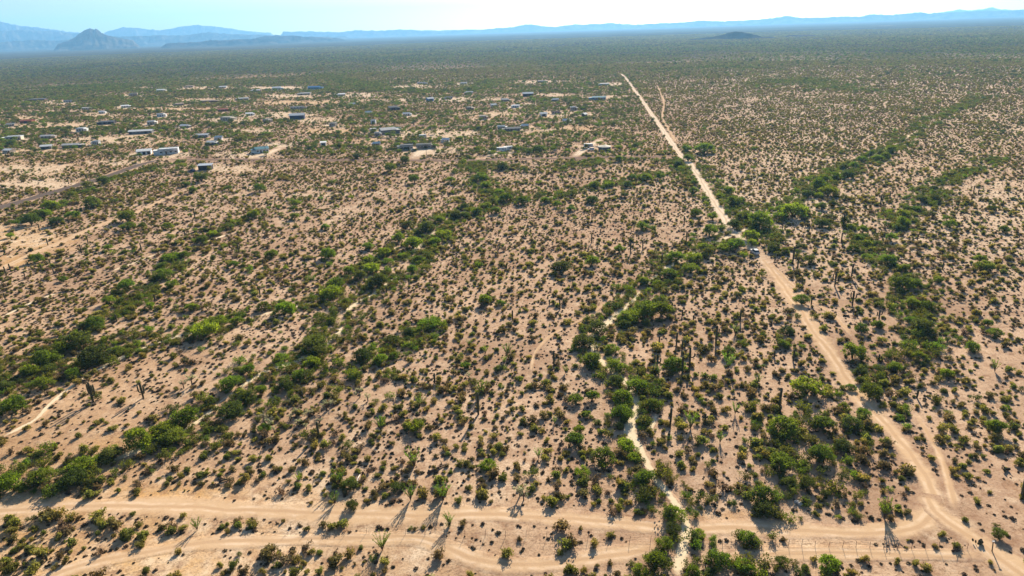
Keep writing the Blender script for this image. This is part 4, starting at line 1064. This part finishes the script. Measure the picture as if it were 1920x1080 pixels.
# ------------------------------------------------------------------ scrub
rng = np.random.default_rng(11)
BANDS = [(pl((-60, 950), (60, 905), (200, 868), (320, 818), (410, 757), (495, 700), (619, 640), (672, 567), (757, 507), (828, 421), (920, 385), (1060, 365), (1260, 322)), 6.5, 1.0),
         (pl((-60, 700), (60, 700), (170, 665), (240, 640)), 7, 1.0), (pl((0, 760), (120, 650), (200, 600), (300, 545)), 5, .7),
         (pl((200, 670), (325, 636), (440, 605), (512, 584), (607, 557), (668, 515), (735, 468)), 4.5, .8), (pl((560, 700), (650, 690), (740, 660), (800, 615)), 5, .9),
         (pl((1205, 540), (1190, 570), (1108, 630), (1130, 680), (1180, 720), (1170, 780), (1200, 850), (1250, 930), (1280, 990)), 6, 1.0),
         (pl((1205, 540), (1320, 465), (1450, 400), (1530, 350), (1600, 310), (1680, 270), (1760, 220), (1850, 180)), 7, 1.0),
         (pl((1700, 560), (1690, 520), (1640, 485), (1610, 440), (1545, 415)), 6, .8), (pl((1600, 740), (1660, 700), (1725, 650), (1730, 600), (1700, 560)), 6, .65),
         (pl((1690, 430), (1700, 395), (1740, 370), (1790, 330), (1880, 300)), 6, .8), (pl((40, 415), (100, 392), (200, 342), (330, 306)), 5, .9),
         (pl((240, 560), (310, 520), (340, 478), (400, 440), (480, 400), (560, 375)), 4, .7), (pl((885, 300), (905, 345), (950, 370)), 8, .9),
         (pl((1430, 780), (1500, 790), (1600, 795)), 6, .6), (pl((1490, 830), (1470, 880), (1440, 950)), 6, .55), (pl((1520, 850), (1580, 870), (1560, 930)), 6, .35),
         (pl((1270, 290), (1320, 350), (1390, 410), (1420, 440)), 9, .8), (pl((1220, 1080), (1250, 1020), (1280, 985)), 5, 1.0), (pl((1310, 1070), (1400, 1060), (1440, 1040)), 6, .7),
         (pl((1480, 640), (1500, 560)), 4, .4), (pl((600, 660), (540, 730), (420, 775)), 5, .9), (pl((1250, 130), (1350, 125), (1420, 128)), 22, .9), (pl((1440, 160), (1500, 150), (1600, 170)), 30, .6),
         (pl((0, 160), (200, 165), (300, 168)), 30, .7), (pl((600, 140), (700, 160), (840, 172), (940, 150)), 25, .6), (pl((880, 300), (1000, 320), (1140, 300), (1260, 300)), 8, .5)]
BLDG = np.array(bxy); TXY = np.array(tree_xy)
CLR_LINES = [(s[1], s[2] * (1.15 if s[3][:4] != 'sand' else (.95 if s[3] == 'sandline' else .4))) for s in STRIPS]

def jgrid(cell, r0, r1, half=46):
    """jittered grid points in the wedge of ground the camera looks over (with a margin each side)"""
    h_ = math.tan(R(half)) * r1
    nx = int(2 * min(h_, r1) / cell); ny = int(r1 / cell)
    xs = (np.arange(nx) - nx / 2) * cell; ys = np.arange(ny) * cell
    X, Y = np.meshgrid(xs, ys); X = X.ravel(); Y = Y.ravel()
    X = X + rng.uniform(-.5, .5, X.shape) * cell; Y = Y + rng.uniform(-.5, .5, Y.shape) * cell
    r = np.hypot(X, Y); k = (r > r0) & (r <= r1) & (np.abs(X) < Y * math.tan(R(half)) + 14) & (Y > 55)
    return X[k], Y[k]

def fields(x, y):
    px, py, _ = proj(x, y, hf(x, y))
    bare, _, _ = clear_at(px, py)
    on = np.zeros(x.shape, bool); near = np.zeros(x.shape)
    for ln, hw in CLR_LINES:
        d = seg_dist(x, y, ln); on |= d < hw
    band = np.zeros(x.shape)
    for ln, hw, k in BANDS:
        d = seg_dist(x, y, ln) / (hw * (.6 + .9 * vnoise(x / 17, y / 17, 21)))
        band = np.maximum(band, k * np.clip(1.4 - d, 0, 1) * np.clip((vnoise(x / 13, y / 13, 22) - .18) * 4, .2, 1))
    for bx, by, br in BLDG: on |= (np.hypot(x - bx, y - by) < br)
    return px, py, bare, on, band

def sw(x, y):
    s = np.ones(x.shape)
    for l in (SWATH_A, SWATH_B): s *= 1 - .75 * np.clip(1 - seg_dist(x, y, l) / 4, 0, 1)
    return s

def pick(x, y, prob):
    k = rng.random(x.shape) < prob
    return k

def village(px, py): return np.clip((300 - py) / 20, 0, 1) * np.clip((py - 148) / 12, 0, 1) * np.clip((1230 - px) / 60, 0, 1)

def scatter():
    out = {'creosote': [], 'bursage': [], 'shrub': [], 'tree': [], 'far': []}
    def put(kind, x, y, s):
        out[kind].append(np.stack([x, y, s], -1))
    # creosote, near and middle ground
    for cell, r0, r1, pr in ((2.0, 0, 420, .72), (2.3, 420, 900, .95), (3.2, 900, 1600, 1.2)):
        x, y = jgrid(cell, r0, r1); px, py, bare, on, band = fields(x, y)
        den = (.30 + 1.0 * flow_noise(x, y, 26, 6, 31)) * (.5 + .9 * vnoise(x / 45, y / 45, 32)) * (.35 + 1.5 * vnoise(x / 6, y / 6, 34)) * 1.15
        den = den * (1 - .93 * bare) * (1 - .5 * band) * (.72 + .28 * (py < 930)) * sw(x, y) * (1 - .35 * village(px, py))
        k = pick(x, y, pr * np.clip(den, 0, 1)) & ~on
        s = rng.lognormal(-.14, .42, k.sum()) * (0.80 + 0.35 * vnoise(x[k] / 30, y[k] / 30, 33))
        put('creosote', x[k], y[k], np.clip(s * np.where(np.hypot(x[k], y[k]) < 160, 1.15, 1.0), .35, 1.9) * (1 if r1 < 1000 else 1.35))
    for cell, r0, r1, pr in ((1.15, 0, 330, .60), (1.7, 330, 800, .75)):
        x, y = jgrid(cell, r0, r1); px, py, bare, on, band = fields(x, y)
        den = (.25 + 1.0 * vnoise(x / 9, y / 9, 41)) * (.4 + .9 * vnoise(x / 38, y / 38, 42)) * (1 - .8 * bare) * (1 - .8 * band) * sw(x, y)
        k = pick(x, y, pr * np.clip(den, 0, 1)) & ~on
        put('bursage', x[k], y[k], np.clip(rng.lognormal(-1.12, .36, k.sum()), .14, .68))
    # leafier shrubs that fill the bands along the washes
    for cell, r0, r1 in ((1.9, 0, 520), (3.0, 520, 1700)):
        x, y = jgrid(cell, r0, r1); px, py, bare, on, band = fields(x, y)
        vg = village(px, py)
        pr = np.clip(band * 1.35 + .012 + .42 * vg * (vnoise(x / 60, y / 18, 51) > .45) + .05 * (vnoise(x / 30, y / 30, 52) > .72), 0, 1) * (1 - .93 * bare)
        k = pick(x, y, pr) & ~on
        put('shrub', x[k], y[k], np.clip(rng.lognormal(.25, .36, k.sum()), .6, 2.6) * (1 if r1 < 600 else 1.25))
    # small trees beyond the ones placed one by one
    for cell, r0, r1 in ((11, 300, 1100), (15, 1100, 3200)):
        x, y = jgrid(cell, r0, r1); px, py, bare, on, band = fields(x, y)
        vg = village(px, py)
        pr = .45 * band * (r0 > 500) + .22 * (band > .3) + (.85 * vg * (vnoise(x / 90, y / 40, 61) > .40)) + .04 + .15 * (r0 > 1000) + .6 * (r0 > 1000) * (vnoise(x / 130, y / 200, 62) > .45)
        k = pick(x, y, np.clip(pr, 0, .95) * (1 - .9 * bare)) & ~on
        put('tree', x[k], y[k], np.clip(rng.lognormal(.75, .28, k.sum()), 1.2, 4.5))
    # far plain: mixed clumps
    for cell, r0, r1 in ((6.5, 1400, 2600), (11, 2600, 5500)):
        x, y = jgrid(cell, r0, r1, 42); px, py, bare, on, band = fields(x, y)
        k = pick(x, y, np.clip(.15 + 1.05 * vnoise(x / 120, y / 220, 71), 0, 1) * (1 - .9 * bare)) & ~on
        put('far', x[k], y[k], rng.uniform(1.6, 3.4, k.sum()) * cell / 7.5)
    for bx, by, br in BLDG:                      # yard trees round the houses
        for q in range(int(rng.integers(4, 11))):
            a = rng.uniform(0, 6.28); d = br + rng.uniform(2, 16)
            out['tree'].append(np.array([[bx + math.cos(a) * d * 1.3, by + abs(math.sin(a)) * d * (1 if rng.random() < .6 else -1) , rng.uniform(1.3, 3.4)]]))
    return {k: np.concatenate(v) for k, v in out.items()}
SC = scatter()

# plants never stand inside a placed tree's trunk zone
def split_top(A, n_, wfac):
    x, y, s = A[:, 0], A[:, 1], A[:, 2]
    px, py, dp = proj(x, y, hf(x, y))
    vis = (px > 2) & (px < 1918) & (py > 0) & (py < 1077)
    app = np.where(vis, s / dp, 0)
    for tx, ty, tr in TXY:
        app = np.where(np.hypot(x - tx, y - ty) < tr * .8, app * .2, app)
    idx = np.argsort(-app)[:n_]
    mk = np.zeros(len(x), bool); mk[idx] = True
    return A[mk], A[~mk], px[mk], py[mk]

def individuals(A, px, py, name, cat, group, meshes, describe, zs=(.8, 1.1)):
    items = []
    keys = list(meshes) + [k_ for k_ in meshes if k_ in ('olive', 'green', 'brown')]
    for (x, y, s), qx, qy in zip(A, px, py):
        kk = keys[int(rng.integers(len(keys)))]; me = meshes[kk][int(rng.integers(len(meshes[kk])))]
        o = bpy.data.objects.new(name, me); COL.objects.link(o)
        o.location = (x, y, float(hf(x, y)) - .02); o.rotation_euler = (0, 0, rng.uniform(0, 6.28)); o.scale = (s * rng.uniform(.85, 1.15), s * rng.uniform(.85, 1.15), s * rng.uniform(*zs))
        o['category'] = cat; o['group'] = group
        items.append((o, qx, qy, describe(kk, s)))
    label_all(items)

def stuff(name, label, A, meshes, zr=(.8, 1.1)):
    """many plants nobody could count, one object: points that carry a plant each"""
    n_ = len(A)
    me = bpy.data.meshes.new(name)
    z = hf(A[:, 0], A[:, 1]) - .02
    me.vertices.add(n_); me.vertices.foreach_set('co', np.stack([A[:, 0], A[:, 1], z], -1).astype(np.float32).ravel())
    a = me.attributes.new('rot', 'FLOAT_VECTOR', 'POINT'); a.data.foreach_set('vector', np.stack([np.zeros(n_), np.zeros(n_), rng.uniform(0, 6.28, n_)], -1).astype(np.float32).ravel())
    sx = A[:, 2] * rng.uniform(.85, 1.2, n_); sy = A[:, 2] * rng.uniform(.85, 1.2, n_); sz = A[:, 2] * rng.uniform(*zr, n_)
    a = me.attributes.new('scl', 'FLOAT_VECTOR', 'POINT'); a.data.foreach_set('vector', np.stack([sx, sy, sz], -1).astype(np.float32).ravel())
    a = me.attributes.new('pick', 'INT', 'POINT'); a.data.foreach_set('value', rng.integers(0, len(meshes), n_).astype(np.int32))
    for m_ in meshes[:1]:
        if m_.materials: me.materials.append(m_.materials[0])
    me.update()
    c = bpy.data.collections.new(name + '_kinds')
    for i, m_ in enumerate(meshes): c.objects.link(bpy.data.objects.new(f'{name}_kind_{i:02d}', m_))
    g = bpy.data.node_groups.new(name, 'GeometryNodeTree')
    g.interface.new_socket('Geometry', in_out='INPUT', socket_type='NodeSocketGeometry'); g.interface.new_socket('Geometry', in_out='OUTPUT', socket_type='NodeSocketGeometry')
    gi = g.nodes.new('NodeGroupInput'); go = g.nodes.new('NodeGroupOutput')
    ci = g.nodes.new('GeometryNodeCollectionInfo'); ci.inputs[0].default_value = c; ci.inputs[1].default_value = True; ci.inputs[2].default_value = True
    ip = g.nodes.new('GeometryNodeInstanceOnPoints'); ip.inputs['Pick Instance'].default_value = True
    def at(nm, ty):
        q = g.nodes.new('GeometryNodeInputNamedAttribute'); q.data_type = ty; q.inputs[0].default_value = nm; return q.outputs[0]
    L_ = g.links.new
    L_(gi.outputs[0], ip.inputs['Points']); L_(ci.outputs[0], ip.inputs['Instance']); L_(at('pick', 'INT'), ip.inputs['Instance Index'])
    e2r = g.nodes.new('FunctionNodeEulerToRotation'); L_(at('rot', 'FLOAT_VECTOR'), e2r.inputs[0]); L_(e2r.outputs[0], ip.inputs['Rotation'])
    L_(at('scl', 'FLOAT_VECTOR'), ip.inputs['Scale']); L_(ip.outputs[0], go.inputs[0])
    o = link(name, me); md = o.modifiers.new('plants', 'NODES'); md.node_group = g
    tag(o, label, name.replace('_', ' ').split(' far')[0], None, 'stuff')
    print(name, n_)

TW = {'dry tan': 'dry tan', 'olive': 'olive', 'brown': 'brownish', 'green': 'green'}
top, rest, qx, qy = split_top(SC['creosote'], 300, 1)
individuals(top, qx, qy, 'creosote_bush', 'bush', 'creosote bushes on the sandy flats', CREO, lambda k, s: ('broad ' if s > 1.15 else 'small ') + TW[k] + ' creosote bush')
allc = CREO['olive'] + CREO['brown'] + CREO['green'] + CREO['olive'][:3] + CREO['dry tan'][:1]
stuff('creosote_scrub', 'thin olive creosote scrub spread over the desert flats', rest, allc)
top, rest, qx, qy = split_top(SC['bursage'], 300, 1)
individuals(top, qx, qy, 'bursage_clump', 'shrub', 'low dark bursage clumps dotting the sand', {'b': BURS}, lambda k, s: ('wide' if s > .5 else 'little') + ' dark bursage clump', (.7, 1.0))
stuff('bursage_scrub', 'tiny dark bursage dotting the sand between bushes', rest, BURS)

def shrub_mesh(mt):
    mb = MB(); lobes = [(random.uniform(0, 6.28), random.uniform(.1, .65), random.uniform(.25, .7), random.uniform(-.2, .2)) for _ in range(9)]
    for k in range(420):
        a, r_, z, tv = random.choice(lobes); c = Vector((math.cos(a) * r_, math.sin(a) * r_, z * .9))
        d = rdir(.2); p = c + d * (random.random() ** .5) * .34
        p.z = max(.04, p.z)
        mb.leafq(p, d + rdir(), random.uniform(.06, .12), 1.5, min(1, max(0, random.gauss(.45 + tv, .25))))
    for k in range(5):
        a, r_, z, tv = random.choice(lobes); mb.tube([(0, 0, 0), (math.cos(a) * r_, math.sin(a) * r_, z)], [.04, .01], 4, False)
    return mb.mesh('mesquite_shrub', mt)
M['shrub_mid'] = foliage_mat('wash_shrub_leaf', (0.055, 0.064, 0.012), (0.160, 0.160, 0.028), (2.1, 2.1, 1.0), .36)
SHR = {'green': [shrub_mesh('tree_mid') for _ in range(2)], 'olive': [shrub_mesh('shrub_mid') for _ in range(3)], 'dark': [shrub_mesh('tree_dark') for _ in range(2)]}
top, rest, qx, qy = split_top(SC['shrub'], 300, 1)
individuals(top, qx, qy, 'mesquite_shrub', 'shrub', 'leafy mesquite shrubs lining the washes', SHR, lambda k, s: ('broad ' if s > 1.4 else 'compact ') + k + ' leafy shrub')
stuff('wash_thicket', 'leafy green thickets filling the washes', rest, SHR['green'] + SHR['olive'] + SHR['dark'])

def small_tree_mesh(tone, n_=420):
    mb = MB(); lobes = [(rdir(.3), random.uniform(-.25, .25)) for _ in range(8)]
    for k in range(n_):
        d0, tv = random.choice(lobes); c = Vector((d0.x * .55, d0.y * .55, .65 + d0.z * .3))
        d = rdir(.15); p = c + Vector((d.x, d.y, d.z * .85)) * (random.random() ** .45) * .42
        p.z = max(.05, p.z); mb.leafq(p, d + rdir(), random.uniform(.09, .16), 1.5, min(1, max(0, random.gauss(.5 + tv, .25))))
    mb.tube([(0, 0, -.02), (.05, .02, .4), (.0, .05, .7)], [.07, .05, .02], 5)
    return mb.mesh('far_tree', 'tree_' + tone)
stuff('far_woodland', 'scattered green trees spread across the far plain', SC['tree'], [small_tree_mesh(t) for t in ('olive', 'mid', 'mid', 'olive', 'dark')], (.75, 1.05))

def clump_mesh():
    mb = MB()
    for q in range(6):
        c = Vector((random.uniform(-1, 1), random.uniform(-1, 1), .12)); rr = random.uniform(.22, .5)
        for k in range(34):
            d = rdir(.2); p = c + Vector((d.x, d.y, abs(d.z) * .8)) * rr * random.uniform(.6, 1); mb.leafq(p, d + rdir() * .6, rr * .5, 1.2)
    return mb
CL = [clump_mesh().mesh('far_clump', t) for t in ('creosote_green', 'creosote_dark', 'shrub_mid', 'creosote')]
stuff('far_scrub', 'grey-green scrub covering the distant plain', SC['far'], CL, (.8, 1.1))

# ------------------------------------------------------------------ haze
m = bpy.data.materials.new('haze'); m.use_nodes = True; n = m.node_tree
n.nodes.remove(n.nodes['Principled BSDF'])
pv = n.nodes.new('ShaderNodeVolumePrincipled')
pv.inputs['Color'].default_value = (0.26, 0.59, 1.0, 1)
pv.inputs['Density'].default_value = 5.6e-5
pv.inputs['Anisotropy'].default_value = 0.30
n.links.new(pv.outputs[0], n.nodes['Material Output'].inputs['Volume'])
M['haze'] = m
S_ = 24000.0
mb = quad_box(-S_, S_, -S_, S_, -20, 850)
hz = mb.mesh('haze', 'haze')
tag(link('haze', hz), 'pale blue air over the plain', 'haze', None, 'stuff')
